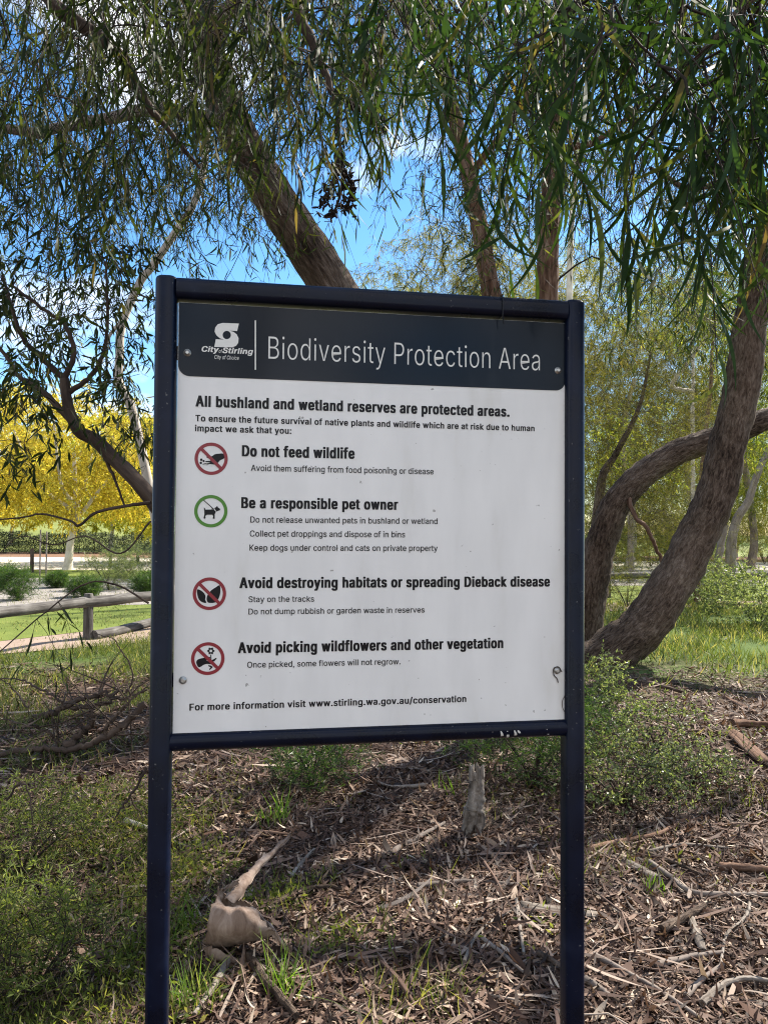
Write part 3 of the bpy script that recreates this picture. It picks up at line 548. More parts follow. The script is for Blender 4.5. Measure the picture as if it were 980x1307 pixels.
rr_ = ramp(n_, [(.35, (.0012, .003, .010)), (.62, (.002, .0052, .018)), (.72, (.006, .01, .026)), (.8, (.03, .035, .05))]); l_.new(tn.outputs[0], rr_.inputs[0])
tc_ = n_.new('ShaderNodeTexNoise'); tc_.inputs['Scale'].default_value = 120; tc_.inputs['Detail'].default_value = 3; l_.new(gg.outputs['Position'], tc_.inputs['Vector'])
rc_ = ramp(n_, [(.70, (0, 0, 0)), (.74, (1, 1, 1))]); l_.new(tc_.outputs[0], rc_.inputs[0]); mc_ = n_.new('ShaderNodeMixRGB'); l_.new(rc_.outputs[0], mc_.inputs[0]); l_.new(rr_.outputs[0], mc_.inputs[1]); mc_.inputs[2].default_value = (.1, .1, .1, 1)   # chips in the enamel
l_.new(mc_.outputs[0], b_.inputs['Base Color'])
mr_ = n_.new('ShaderNodeMapRange'); mr_.inputs[3].default_value = .16; mr_.inputs[4].default_value = .42; l_.new(tn.outputs[0], mr_.inputs[0]); l_.new(mr_.outputs[0], b_.inputs['Roughness'])
def face_mat(name, c, dirt, rough, spec=.35):
    m, n, l = new_mat(name); b, o = principled(n, l, rough, spec)
    g = n.new('ShaderNodeNewGeometry'); mp = n.new('ShaderNodeMapping'); mp.inputs['Scale'].default_value = (9, 9, 2.2); l.new(g.outputs['Position'], mp.inputs[0])
    t = n.new('ShaderNodeTexNoise'); t.inputs['Scale'].default_value = 1.6; t.inputs['Detail'].default_value = 9; l.new(mp.outputs[0], t.inputs['Vector'])
    r = ramp(n, [(.38, c), (.62, tuple(q * .93 for q in c)), (.8, dirt)]); l.new(t.outputs[0], r.inputs[0])
    t3 = n.new('ShaderNodeTexNoise'); t3.inputs['Scale'].default_value = 70; t3.inputs['Detail'].default_value = 2; l.new(g.outputs['Position'], t3.inputs['Vector'])
    r3 = ramp(n, [(.735, (0, 0, 0)), (.76, (1, 1, 1))]); l.new(t3.outputs[0], r3.inputs[0])
    mx = n.new('ShaderNodeMixRGB'); l.new(r3.outputs[0], mx.inputs[0]); l.new(r.outputs[0], mx.inputs[1]); mx.inputs[2].default_value = (*[q * .6 for q in dirt], 1)
    l.new(mx.outputs[0], b.inputs['Base Color'])
    mr = n.new('ShaderNodeMapRange'); mr.inputs[3].default_value = rough * .75; mr.inputs[4].default_value = rough * 1.4; l.new(t.outputs[0], mr.inputs[0]); l.new(mr.outputs[0], b.inputs['Roughness'])
    return m
white_m = face_mat('white_sheet', (.8, .8, .775), (.66, .655, .61), .2)
head_m = face_mat('navy_sheet', (.006, .01, .017), (.013, .017, .024), .12, .24)
ink_m = plain('black_ink', (.008, .008, .01), .35, .25); pale_ink = plain('pale_ink', (.72, .72, .68), .35)
red_ink = plain('red_ink', (.25, .02, .03), .35); green_ink = plain('green_ink', (.065, .22, .02), .35)
steel = plain('zinc_screw', (.5, .5, .47), .4, .5, .8); scuff_m = plain('scuffed_white', (.6, .6, .58), .8, .2)

sign = thing('information_sign', sw(S_W / 2, .025, 0), 'large white information sign on two glossy navy posts standing in the leaf litter', 'sign')
def profile(w, d, r, k=4):
    out = []
    for cx, cy_, a0 in ((w - r, r, -90), (w - r, d - r, 0), (r, d - r, 90), (r, r, 180)):
        for q in range(k + 1):
            a = R(a0 + 90 * q / k); out.append((cx + r * math.cos(a), cy_ + r * math.sin(a)))
    return np.array(out)
def post(u0, w, d, z0, z1):
    mb = MB(); pr = profile(w, d, .013); n = len(pr)
    rows = [(z0, 0), (z1 - .008, 0), (z1 - .003, .002), (z1, .006)]
    V = []
    for z, ins in rows:
        c = np.array([w / 2, d / 2]); q = c + (pr - c) * (1 - ins / (w / 2))
        V += [sw(u0 + a, b, z) for a, b in q]
    F_ = [[r * n + i, r * n + (i + 1) % n, (r + 1) * n + (i + 1) % n, (r + 1) * n + i] for r in range(len(rows) - 1) for i in range(n)]
    mb.add(V, F_)
    top = V[-n:]; ctr = np.mean(top, 0); mb.add(np.vstack([top, ctr]), [[i, (i + 1) % n, n] for i in range(n)], 0, None, False)
    return mb
PW = .042
for u0 in (0, S_W - PW):
    post(u0, PW, .05, -.4, S_TOP).build('post', navy, sign)
mb = MB(); pr = profile(.05, .042, .013); n = len(pr)        # top rail: depth x height, butted between the posts
V = [sw(u, a, S_TOP - .003 - .042 + b) for u in (PW - .001, S_W - PW + .001) for a, b in pr]
mb.add(V, [[i, (i + 1) % n, n + (i + 1) % n, n + i] for i in range(n)]); mb.build('top_rail', navy, sign)
mb = MB(); us = np.linspace(PW - .004, S_W - PW + .004, 12); rr0 = .0185
mb.tubes(np.array([sw(u, .024, S_RAIL + rr0) for u in us]), np.full(12, rr0), 20); mb.build('bottom_rail', navy, sign)
# sheet
pTL, pTR, pBL, pBR = sgn(229.5, 380), sgn(722, 408), sgn(219.5, 938), sgn(720.5, 920)
uL, uR = (pTL[0] + pBL[0]) / 2, (pTR[0] + pBR[0]) / 2; zB = min((pBL[1] + pBR[1]) / 2, 1e9); zT = S_TOP - .05
mb = MB(); V = []
for dep in (PANEL_D, PANEL_D + .003):
    V += [sw(uL, dep, zB), sw(uR, dep, zB), sw(uR, dep, zT), sw(uL, dep, zT)]
mb.add(V, [[0, 1, 2, 3], [5, 4, 7, 6], [0, 4, 5, 1], [1, 5, 6, 2], [2, 6, 7, 3], [3, 7, 4, 0]], 0, None, False)
panel = mb.build('panel', white_m, sign)
print('PANEL', uL, uR, zB, zT)
def flat_shape(polys, dep, name, mat, parent, thick=.0003):
    """filled flat outline(s) on the board; polys are lists of (u, z)"""
    cu = bpy.data.curves.new(name, 'CURVE'); cu.dimensions = '2D'; cu.fill_mode = 'BOTH'; cu.extrude = thick / 2
    for p in polys:
        s = cu.splines.new('POLY'); s.points.add(len(p) - 1); s.use_cyclic_u = True
        s.points.foreach_set('co', np.array([[a, b, 0, 1] for a, b in p], float).ravel())
    tmp = bpy.data.objects.new(name, cu); col.objects.link(tmp)
    dg = bpy.context.evaluated_depsgraph_get(); me = bpy.data.meshes.new_from_object(tmp.evaluated_get(dg)); bpy.data.objects.remove(tmp)
    me.name = name; me.materials.clear(); me.materials.append(mat)
    n = len(me.vertices); c = np.zeros(n * 3, np.float32); me.vertices.foreach_get('co', c); c = c.reshape(-1, 3)
    w = S_O + c[:, :1] * S_D - (c[:, 2:3] - dep) * S_N * 1.0 + c[:, 1:2] * np.array([0, 0, 1.0])
    me.vertices.foreach_set('co', w.astype(np.float32).ravel()); me.update()
    return link(name, me, parent)
# header band with rounded lower corners
hz = (sgn(232, 479)[1] + sgn(715, 499.5)[1]) / 2; rc = .022
hp = [(uL + .001, zT - .0005)]
for cx, a0 in ((uL + .001 + rc, 180), (uR - .001 - rc, 270)):
    hp += [(cx + rc * math.cos(R(a0 + q * 11.25)), hz + rc + rc * math.sin(R(a0 + q * 11.25))) for q in range(9)]
hp.append((uR - .001, zT - .0005))
flat_shape([hp], PANEL_D - .0007, 'header_band', head_m, panel)
INK_D = PANEL_D - .0005; INK_H = PANEL_D - .0012
GLYPHS = json.loads('''{",":[188,[[38,-119,68,71,137,71,84,-119]]],".":[188,[[95,-4,78,-1,63,9,53,24,50,41,53,59,63,73,78,83,95,87,113,83,128,73,138,59,141,41,138,24,128,9,113,-1]]],"/":[249,[[235,533,71,-76,14,-76,178,533]]],":":[188,[[95,-4,78,-1,63,9,53,24,50,41,53,59,63,73,78,83,95,87,113,83,128,73,138,59,141,41,138,24,128,9,113,-1],[95,271,78,274,63,284,53,299,50,316,53,334,63,349,78,359,95,362,113,359,128,349,138,334,141,316,138,299,128,284,113,274]]],"A":[480,[[16,0,201,509,276,509,463,0,395,0,287,302,264,372,232,478,245,478,228,419,213,371,191,302,85,0],[110,142,110,199,370,199,370,142]]],"B":[456,[[60,0,60,509,241,509,289,504,329,491,359,469,381,442,394,410,398,374,395,344,387,320,373,301,356,286,336,275,315,267,315,262,339,257,363,245,385,227,402,203,414,173,418,136,413,100,400,67,377,39,344,18,301,4,247,0],[125,57,245,57,296,63,330,80,349,105,355,137,352,161,342,184,327,203,306,218,279,228,248,231,125,231],[125,285,238,285,265,288,288,296,308,309,323,326,333,348,336,372,330,403,313,429,283,446,240,452,125,452]]],"C":[510,[[267,-7,205,1,150,25,104,63,70,115,48,179,40,254,48,329,70,393,104,445,150,484,205,508,267,516,305,513,340,504,373,490,402,471,427,447,448,418,463,385,473,348,408,348,401,373,389,395,375,413,357,428,337,440,315,449,292,454,267,456,223,450,184,432,150,403,125,364,109,314,103,254,109,194,125,145,151,105,184,76,223,59,267,53,292,55,315,60,337,69,357,81,375,96,389,114,401,136,408,160,473,160,463,124,448,91,428,62,402,38,373,19,341,5,305,-4]]],"D":[502,[[60,0,60,509,225,509,294,501,353,478,399,441,433,391,455,329,462,255,455,181,433,119,398,68,351,31,291,8,219,0],[125,57,215,57,272,63,318,81,354,110,379,149,394,198,399,255,394,312,379,361,354,399,320,428,275,446,221,452,125,452]]],"F":[410,[[60,0,60,509,369,509,369,452,125,452,125,278,346,278,346,221,125,221,125,0]]],"K":[467,[[60,0,60,509,125,509,125,243,364,509,448,509,221,268,449,0,372,0,184,232,125,165,125,0]]],"O":[533,[[267,-7,205,1,150,25,105,63,70,115,48,179,40,254,48,329,70,393,105,445,150,484,205,508,267,516,329,508,384,484,429,445,464,393,486,329,493,254,486,179,464,115,429,63,384,25,329,1],[267,53,310,59,349,76,383,105,408,144,425,194,430,254,425,314,408,365,383,404,349,433,310,450,267,456,223,450,184,433,151,404,125,364,109,314,103,254,109,194,125,144,151,105,184,76,223,59]]],"P":[445,[[60,0,60,509,235,509,289,503,332,487,366,462,390,430,404,391,409,348,404,304,390,265,366,233,332,207,289,191,235,186,125,186,125,0],[125,242,233,242,269,246,297,256,318,272,333,294,342,319,344,348,342,376,333,402,318,423,297,439,268,449,232,452,125,452]]],"S":[447,[[224,-9,172,-4,128,9,91,31,64,60,46,96,38,137,104,137,110,110,123,88,142,71,166,59,194,52,224,49,257,52,286,60,311,74,329,92,341,114,346,139,342,161,332,179,316,193,296,205,272,214,245,222,184,239,128,260,86,289,60,326,52,372,58,413,75,448,102,476,138,498,180,511,227,516,275,511,316,498,351,476,377,449,394,415,401,378,337,378,326,412,302,437,267,453,225,459,194,456,167,448,145,435,129,418,118,398,115,376,119,352,131,334,148,319,169,308,212,293,264,279,312,264,336,252,359,238,379,220,395,198,405,171,408,139,403,99,386,64,360,34,323,11,278,-4]]],"T":[449,[[32,452,32,509,417,509,417,452,257,452,257,0,193,0,193,452]]],"a":[389,[[160,-9,126,-5,94,5,68,22,48,45,35,73,30,108,34,138,43,161,58,179,78,193,100,203,125,211,178,220,234,227,252,230,265,235,273,243,276,255,276,257,273,279,267,297,256,311,240,322,220,329,196,331,171,329,149,322,132,313,118,301,107,288,100,274,41,291,57,322,79,346,104,364,133,375,163,382,194,384,215,383,239,379,263,372,286,360,306,343,322,320,333,290,337,251,337,0,277,0,277,52,272,52,264,38,252,25,236,12,215,1,190,-6],[170,45,202,49,228,59,248,74,263,93,272,115,276,138,276,190,259,182,231,176,200,171,175,168,154,164,134,159,117,150,103,139,95,124,92,105,94,87,102,72,114,61,130,52,149,47]]],"b":[424,[[229,-8,198,-5,172,4,153,17,138,31,118,59,112,59,112,0,53,0,53,509,114,509,114,319,118,319,137,346,152,360,171,373,197,381,229,384,274,378,313,361,345,332,370,293,385,245,390,189,385,133,370,84,346,45,313,16,274,-2],[220,47,253,51,279,66,301,88,316,117,325,151,328,189,325,227,316,261,301,290,280,311,253,325,220,330,188,325,161,312,140,291,125,263,116,229,113,189,116,150,125,115,140,86,162,65,188,51]]],"c":[396,[[207,-8,159,-2,117,16,82,46,56,85,40,133,34,187,40,243,56,291,82,330,117,360,159,378,207,384,234,383,260,377,284,368,305,356,324,341,340,322,353,301,362,277,303,262,298,276,290,289,270,311,257,319,242,325,226,329,207,330,173,325,145,310,124,287,108,258,99,224,96,187,99,151,108,117,124,89,145,66,173,51,207,46,226,48,243,52,258,58,271,66,282,76,292,89,299,102,304,117,363,102,354,78,341,56,325,37,306,21,285,9,261,-1,235,-6]]],"d":[424,[[195,-8,151,-2,111,16,79,45,55,84,39,133,34,189,39,245,55,293,79,332,112,361,151,378,196,384,228,381,253,373,272,360,287,346,306,319,311,319,311,509,372,509,372,0,313,0,313,59,307,59,287,31,272,17,252,4,227,-5],[205,47,236,51,263,65,284,86,299,115,309,150,312,189,309,229,300,263,284,291,263,312,237,325,205,330,172,325,145,311,124,290,108,261,99,227,96,189,99,151,109,117,124,88,145,66,172,51]]],"e":[404,[[212,-8,161,-2,117,16,82,46,56,85,40,132,34,187,39,242,55,290,81,329,115,359,157,378,205,384,236,382,266,374,294,361,319,341,341,315,357,282,368,242,371,194,371,169,75,169,75,221,338,221,310,202,307,237,298,269,283,294,263,314,237,326,205,330,173,326,146,313,125,294,109,270,99,241,96,211,96,178,100,139,110,106,128,80,151,61,179,50,212,46,234,48,254,53,271,61,285,73,297,88,306,105,365,91,353,63,335,39,311,19,283,4,249,-5]]],"f":[254,[[228,379,228,327,6,327,6,379],[81,0,81,432,84,461,96,486,113,505,135,519,161,527,187,530,222,527,243,521,227,468,215,472,195,474,171,470,154,460,145,443,142,419,142,0]]],"g":[425,[[207,-151,168,-148,134,-140,105,-127,82,-110,64,-91,51,-69,101,-41,122,-66,136,-78,154,-88,178,-95,207,-97,249,-92,282,-75,304,-47,311,-6,311,68,306,68,287,41,272,28,252,16,227,8,195,5,152,10,113,27,80,53,55,90,39,136,34,191,39,246,55,293,80,332,112,361,152,378,196,384,228,382,253,373,273,360,288,346,308,319,313,319,313,379,372,379,372,-9,367,-54,350,-90,324,-117,291,-136,251,-147],[205,59,237,63,264,75,285,95,300,121,309,154,312,193,309,231,300,264,285,291,264,312,237,325,205,330,172,325,145,312,124,290,109,262,99,229,96,193,99,155,109,123,124,96,145,76,172,63]]],"h":[410,[[114,227,114,0,53,0,53,509,114,509,114,287,102,287,124,332,152,362,187,379,227,384,264,380,295,369,321,349,341,321,353,285,357,240,357,0,296,0,296,235,290,275,273,304,246,323,210,329,184,326,161,317,141,303,126,283,117,257]]],"i":[167,[[53,0,53,379,114,379,114,0],[84,443,67,446,54,455,44,468,41,483,44,499,54,512,67,521,84,524,100,521,114,512,123,499,126,483,123,468,114,455,100,446]]],"k":[381,[[53,0,53,509,114,509,114,214,284,379,360,379,187,206,372,0,294,0,147,168,114,135,114,0]]],"l":[189,[[139,-2,101,3,74,20,58,47,53,84,53,509,114,509,114,99,115,77,120,62,130,54,146,52,160,53,170,54,181,3,162,-1]]],"m":[610,[[53,0,53,379,112,379,112,295,108,295,118,323,132,346,151,363,172,376,195,384,219,386,257,380,287,361,309,331,321,295,312,295,322,321,337,343,357,361,381,375,407,383,437,386,468,383,497,372,522,354,541,328,553,296,557,255,557,0,496,0,496,254,490,289,473,313,447,326,419,330,395,328,374,320,358,307,345,290,338,270,335,247,335,0,274,0,274,260,269,288,253,311,229,326,199,330,178,328,158,320,140,307,126,289,117,266,114,238,114,0]]],"n":[410,[[114,227,114,0,53,0,53,379,112,379,112,287,102,287,124,332,152,362,187,379,227,384,264,380,295,369,321,349,341,321,353,285,357,240,357,0,296,0,296,235,290,275,273,304,246,323,210,329,184,326,161,317,141,303,126,283,117,257]]],"o":[415,[[207,-8,159,-2,117,16,82,46,56,85,40,133,34,187,40,243,56,291,82,330,117,360,159,378,207,384,256,378,299,360,333,330,359,291,376,243,381,187,376,133,359,85,333,46,299,16,256,-2],[207,46,242,51,270,66,292,89,307,117,316,151,319,187,316,224,307,258,292,287,270,310,242,325,207,330,173,325,145,310,124,287,108,258,99,224,96,187,99,151,108,117,124,89,145,66,173,51]]],"p":[424,[[53,-143,53,379,112,379,112,319,118,319,137,346,152,360,171,373,197,381,229,384,274,378,313,361,345,332,370,293,385,245,390,189,385,133,370,84,346,45,313,16,274,-2,229,-8,198,-5,173,4,153,17,138,31,118,59,114,59,114,-143],[220,47,253,51,279,66,301,88,316,117,325,151,328,189,325,227,316,261,301,290,280,311,253,325,220,330,188,325,161,312,140,291,125,263,116,229,113,189,116,150,125,115,140,86,162,65,188,51]]],"r":[259,[[53,0,53,379,112,379,112,321,115,321,130,347,152,367,181,380,213,385,229,384,243,384,243,322,230,324,207,326,182,323,159,315,140,301,126,284,117,262,114,237,114,0]]],"s":[365,[[182,-8,145,-5,112,3,84,18,62,38,45,63,36,94,94,107,105,79,124,60,150,49,181,45,217,50,244,62,262,81,268,103,265,121,254,136,237,147,212,155,149,170,104,186,72,208,53,237,47,274,51,305,65,332,87,354,115,370,149,381,187,384,223,381,254,372,279,358,299,339,314,316,324,290,268,277,258,298,243,316,219,328,187,333,156,329,131,317,114,299,109,277,112,258,124,243,144,232,172,223,229,209,275,194,306,171,325,142,331,107,326,75,312,47,290,24,260,6,223,-5]]],"t":[227,[[204,379,204,327,6,327,6,379],[65,471,126,471,126,98,128,76,136,61,150,53,170,50,185,51,202,54,213,2,192,-3,168,-4,125,2,92,21,72,52,65,93]]],"u":[410,[[182,-5,146,-1,115,11,89,31,69,59,57,95,53,139,53,379,114,379,114,144,119,105,137,75,164,56,200,50,226,53,249,62,268,77,283,97,293,122,296,153,296,379,357,379,357,0,298,0,298,92,307,92,286,47,257,17,222,0]]],"v":[389,[[163,0,17,379,84,379,165,155,177,121,187,87,206,21,184,21,203,87,213,121,224,155,305,379,371,379,226,0]]],"w":[567,[[138,0,23,379,87,379,133,214,154,137,165,91,175,41,165,41,175,90,186,135,206,214,252,379,316,379,362,214,382,136,392,91,402,41,391,41,402,90,413,135,434,214,480,379,545,379,429,0,368,0,319,172,305,225,291,280,277,338,291,338,277,280,263,225,248,172,199,0]]],"y":[389,[[47,-139,61,-86,71,-87,88,-90,104,-89,118,-84,130,-74,141,-58,151,-36,163,-1,17,379,84,379,165,155,177,121,187,87,206,21,184,21,202,87,212,121,224,155,305,379,371,379,204,-58,191,-85,177,-107,159,-124,139,-136,117,-143,91,-145,65,-143]]]," ":[188,[]]}''')   # letter outlines: advance, polygons
_l = [172, [[58, 0, 114, 0, 114, 509, 58, 509]]]
GLYPHS['l'] = _l
CAP = max(GLYPHS['B'][1][0][1::2]) - min(GLYPHS['B'][1][0][1::2])
def offset_poly(p, d):
    a = np.roll(p, 1, 0); c = np.roll(p, -1, 0); e1 = norm(p - a); e2 = norm(c - p); n1 = np.stack([-e1[:, 1], e1[:, 0]], 1); n2 = np.stack([-e2[:, 1], e2[:, 0]], 1)
    m = n1 + n2; return p + m * (2 * d / np.maximum((m * m).sum(1, keepdims=True), .8))
def area(p): x, y = p[:, 0], p[:, 1]; return .5 * np.sum(x * np.roll(y, -1) - np.roll(x, -1) * y)
def inside(pt, p):
    x, y = pt; c = False
    for (x1, y1), (x2, y2) in zip(p, np.roll(p, -1, 0)):
        if (y1 > y) != (y2 > y) and x < (x2 - x1) * (y - y1) / (y2 - y1) + x1: c = not c
    return c
def text(s, p0, p1, cap_px, wx, wz, mat, dep, parent, name='lettering', shear=0, space=0, slim=0):
    """a line of print from pixel p0 (start of the baseline) to p1 (its end); wx, wz thicken the strokes sideways and upright, in cap heights"""
    a = sgn(*p0, dep); b = sgn(*p1, dep); top = sgn(p0[0], p0[1] - cap_px, dep); cap = top[1] - a[1]; k = cap * (1 - 2 * wz) / CAP
    x = 0; polys = []; extra = []
    for ch in s:
        adv, gl = GLYPHS[ch]
        for n_g, g in enumerate(gl):
            extra.append(ch in 'Aft' and n_g == 1)                # crossbars that overlap their letter are filled apart
            q = np.array(g, float).reshape(-1, 2); q = offset_poly(q, -slim) if slim else q; q[:, 0] += shear * q[:, 1] + x; polys.append(q)
        x += adv + space
    x0 = min(q[:, 0].min() for q in polys); x1 = max(q[:, 0].max() for q in polys)
    hx, hz_ = wx * cap, wz * cap; sx = (b[0] - a[0] - 2 * hx) / (x1 - x0)
    out = [[(a[0] + hx + (u - x0) * sx, a[1] + hz_ + z * k) for u, z in q] for q in polys]
    o = flat_shape([q for q, e in zip(out, extra) if not e], dep, name, mat, parent)
    if True:
        me = o.data; bm = bmesh.new(); bm.from_mesh(me)
        if any(extra):
            o2 = flat_shape([q for q, e in zip(out, extra) if e], dep - 1e-5, name, mat, None); bm.from_mesh(o2.data); bpy.data.objects.remove(o2)
        src = bm.verts[:] + bm.edges[:] + bm.faces[:]
        nx = max(2, int(math.ceil(2 * hx / (.05 * cap))) + 1) if hx else 1; shifts = [(i_, j_) for i_ in (np.linspace(-hx, hx, nx) if hx else (0,)) for j_ in ((-hz_, hz_) if wz else (0,))]
        for q, (i_, j_) in enumerate(shifts):
            v = Vector(S_D * i_ + np.array([0, 0, j_]) - S_N * 2e-5 * q)
            if q == len(shifts) - 1: bmesh.ops.translate(bm, verts=[e for e in src if isinstance(e, bmesh.types.BMVert)], vec=v)
            else:
                d = bmesh.ops.duplicate(bm, geom=src); bmesh.ops.translate(bm, verts=[e for e in d['geom'] if isinstance(e, bmesh.types.BMVert)], vec=v)
        bm.to_mesh(me); bm.free()
    return o
text("Biodiversity Protection Area", (342.6, 458), (688.6, 473), 29, 0, 0, pale_ink, INK_H, panel, 'title_lettering', 0, 14, 8)
H = [("All bushland and wetland reserves are protected areas.", (249.8, 518.8), (650, 533), 14.2), ("Do not feed wildlife", (308.8, 582.4), (452.6, 585.5), 14.3), ("Be a responsible pet owner", (308, 648.5), (508, 650), 14),
     ("Avoid destroying habitats or spreading Dieback disease", (305.7, 750.8), (701.5, 748), 13.9), ("Avoid picking wildflowers and other vegetation", (303.7, 833.8), (642, 828), 14)]
for s, a, b, c in H: text(s, a, b, c, .065, .022, ink_m, INK_D, panel, 'heading_lettering', space=62)
for s, a, b, c in [("To ensure the future survival of native plants and wildlife which are at risk due to human", (249.5, 537.6), (681.8, 550), 8.2), ("impact we ask that you:", (249, 550.4), (372, 553.7), 8.2), ("For more information visit www.stirling.wa.gov.au/conservation", (242, 907), (594.8, 895), 8.8)]:
    text(s, a, b, c, .045, .018, ink_m, INK_D, panel, 'bold_lettering', space=38)
for s, a, b, c in [("Avoid them suffering from food poisoning or disease", (320.4, 601), (553.2, 606), 7.9), ("Do not release unwanted pets in bushland or wetland", (319.6, 666.9), (558.3, 668.5), 7.8), ("Collect pet droppings and dispose of in bins", (319, 684.8), (516.8, 685), 7.8),
                   ("Keep dogs under control and cats on private property", (318.6, 702.8), (558.3, 703), 7.8), ("Stay on the tracks", (317.3, 768.6), (401, 768), 7.5), ("Do not dump rubbish or garden waste in reserves", (317.3, 784.3), (541.7, 781.5), 7.5), ("Once picked, some flowers will not regrow.", (315.6, 852.3), (511, 849), 7.6)]:
    text(s, a, b, c, .014, .006, ink_m, INK_D, panel, 'body_lettering', space=8)
# emblem in the header
def px_shape(pts, org, sc_, dep): return [tuple(sgn(org[0] + x / sc_, org[1] + y / sc_, dep)) for x, y in pts]
def smooth2(pts, n=3):
    p = np.array(pts, float); m = len(p); q = np.vstack([p[-1], p, p[0], p[1]]); o = []
    for i in range(1, m + 1):
        for k in range(n):
            t = k / n; o.append(.5 * (2 * q[i] + (q[i + 1] - q[i - 1]) * t + (2 * q[i - 1] - 5 * q[i] + 4 * q[i + 1] - q[i + 2]) * t * t + (-q[i - 1] + 3 * q[i] - 3 * q[i + 1] + q[i + 2]) * t ** 3))
    return np.array(o)
E_ = [(580, 205), (570, 248), (560, 291), (515, 287), (472, 285), (520, 300), (556, 328), (577, 372), (572, 425), (548, 458), (505, 475), (400, 473), (300, 470), (309, 426), (318, 382), (364, 385), (410, 386), (362, 371), (325, 338), (304, 296), (311, 250), (340, 213), (395, 197), (490, 201)]
hole = [(442 + 47 * math.cos(a), 335 + 47 * math.sin(a)) for a in np.linspace(0, 2 * np.pi, 24, endpoint=False)]
flat_shape([px_shape(E_, (240, 390), 8.909, INK_H), px_shape(hole, (240, 390), 8.909, INK_H)], INK_H, 'emblem', pale_ink, panel)
text("City", (257.6, 448.8), (279.6, 450.2), 7.2, .06, .025, pale_ink, INK_H, panel, 'title_lettering', .2, 40)
text("of", (279.6, 450.2), (284.0, 450.4), 4.6, 0, 0, pale_ink, INK_H, panel, 'title_lettering', .2)
text("Stirling", (284.2, 450.6), (323.2, 453.2), 7.2, .06, .025, pale_ink, INK_H, panel, 'title_lettering', .2, 40)
text("City of Choice", (274, 458.0), (305, 459.8), 4.9, 0, 0, pale_ink, INK_H, panel, 'title_lettering', .15)
flat_shape([[tuple(sgn(325.3, 409, INK_H)), tuple(sgn(326.9, 409, INK_H)), tuple(sgn(326.9, 472, INK_H)), tuple(sgn(325.3, 472, INK_H))]], INK_H, 'divider_line', pale_ink, panel)
# pictograms
def pictogram(org, sc_, ctr, shapes, rim, slash):
    C = sgn(org[0] + ctr[0] / sc_, org[1] + ctr[1] / sc_, INK_D); Rr = .0325
    t = flat_shape([[(C[0] + Rr * math.cos(a), C[1] + Rr * math.sin(a)) for a in np.linspace(0, 2 * np.pi, 48, endpoint=False)], [(C[0] + Rr * .80 * math.cos(a), C[1] + Rr * .80 * math.sin(a)) for a in np.linspace(0, 2 * np.pi, 48, endpoint=False)]], PANEL_D - .0005, 'pictogram', rim, panel)
    sh = []
    for p in shapes: sh.append(px_shape(p, org, sc_, INK_D))
    sb = flat_shape(sh, PANEL_D - .0004, 'pictogram_symbol', ink_m, panel)
    if slash:
        d = np.array([math.cos(R(-45)), math.sin(R(-45))]); nn = np.array([-d[1], d[0]]); h = .0032
        q = [C + d * Rr * .86 * a + nn * h * b for a, b in ((-1, -1), (1, -1), (1, 1), (-1, 1))]
        flat_shape([[tuple(z) for z in q]], PANEL_D - .0010, 'pictogram_slash', rim, panel)
def dot(x, y, r, k=10): return [(x + r * math.cos(a), y + r * math.sin(a)) for a in np.linspace(0, 2 * np.pi, k, endpoint=False)]
hand = smooth2([(274, 143), (277, 170), (250, 184), (232, 204), (205, 217), (160, 229), (145, 231), (141, 224), (170, 213), (184, 207), (148, 213), (143, 206), (176, 200), (188, 196), (163, 195), (160, 188), (186, 187), (200, 178), (178, 171), (166, 166), (170, 158), (196, 160), (215, 147), (245, 142)], 2)
pictogram((230, 550), 4.9, (195, 174), [hand, dot(133, 180, 8), dot(148, 188, 7), dot(130, 200, 8), dot(158, 204, 4)], red_ink, True)
dog = [(149, 480), (155, 482), (160, 492), (208, 491), (224, 503), (222, 512), (217, 520), (217, 549), (205, 549), (205, 541), (208, 538), (203, 524), (168, 524), (158, 532), (160, 544), (156, 549), (147, 547), (152, 522), (152, 500)]
head = [(214, 482), (226, 477), (232, 468), (237, 478), (251, 488), (249, 496), (236, 500), (228, 505)]
leash = [(143, 432), (148, 430), (214, 489), (210, 493)]
pictogram((230, 550), 4.9, (193, 502), [dog, head, leash], green_ink, False)
l1 = smooth2([(107, 158), (132, 166), (152, 184), (160, 205), (157, 222), (165, 242), (140, 239), (119, 222), (109, 195)], 2)
l2 = smooth2([(249, 132), (225, 144), (195, 164), (173, 192), (166, 218), (173, 238), (190, 243), (222, 239), (243, 212), (252, 175)], 2)
pictogram((230, 720), 4.9, (184, 185), [l1, l2], red_ink, True)
arm = smooth2([(101, 613), (112, 596), (145, 587), (180, 580), (190, 586), (178, 598), (165, 604), (190, 612), (210, 620), (205, 628), (170, 624), (148, 630), (120, 646), (108, 634)], 2)
fl = [(193 + (20 + 4 * math.cos(6 * a)) * math.cos(a), 543 + (20 + 4 * math.cos(6 * a)) * math.sin(a)) for a in np.linspace(0, 2 * np.pi, 36, endpoint=False)]
pictogram((230, 720), 4.9, (174, 591), [arm, fl, dot(193, 543, 9), [(190, 566), (195, 566), (197, 600), (210, 595), (226, 586), (229, 591), (214, 608), (196, 611), (191, 600)], [(178, 632), (192, 634), (204, 642), (202, 648), (186, 662), (181, 657), (192, 646), (176, 638)]], red_ink, True)
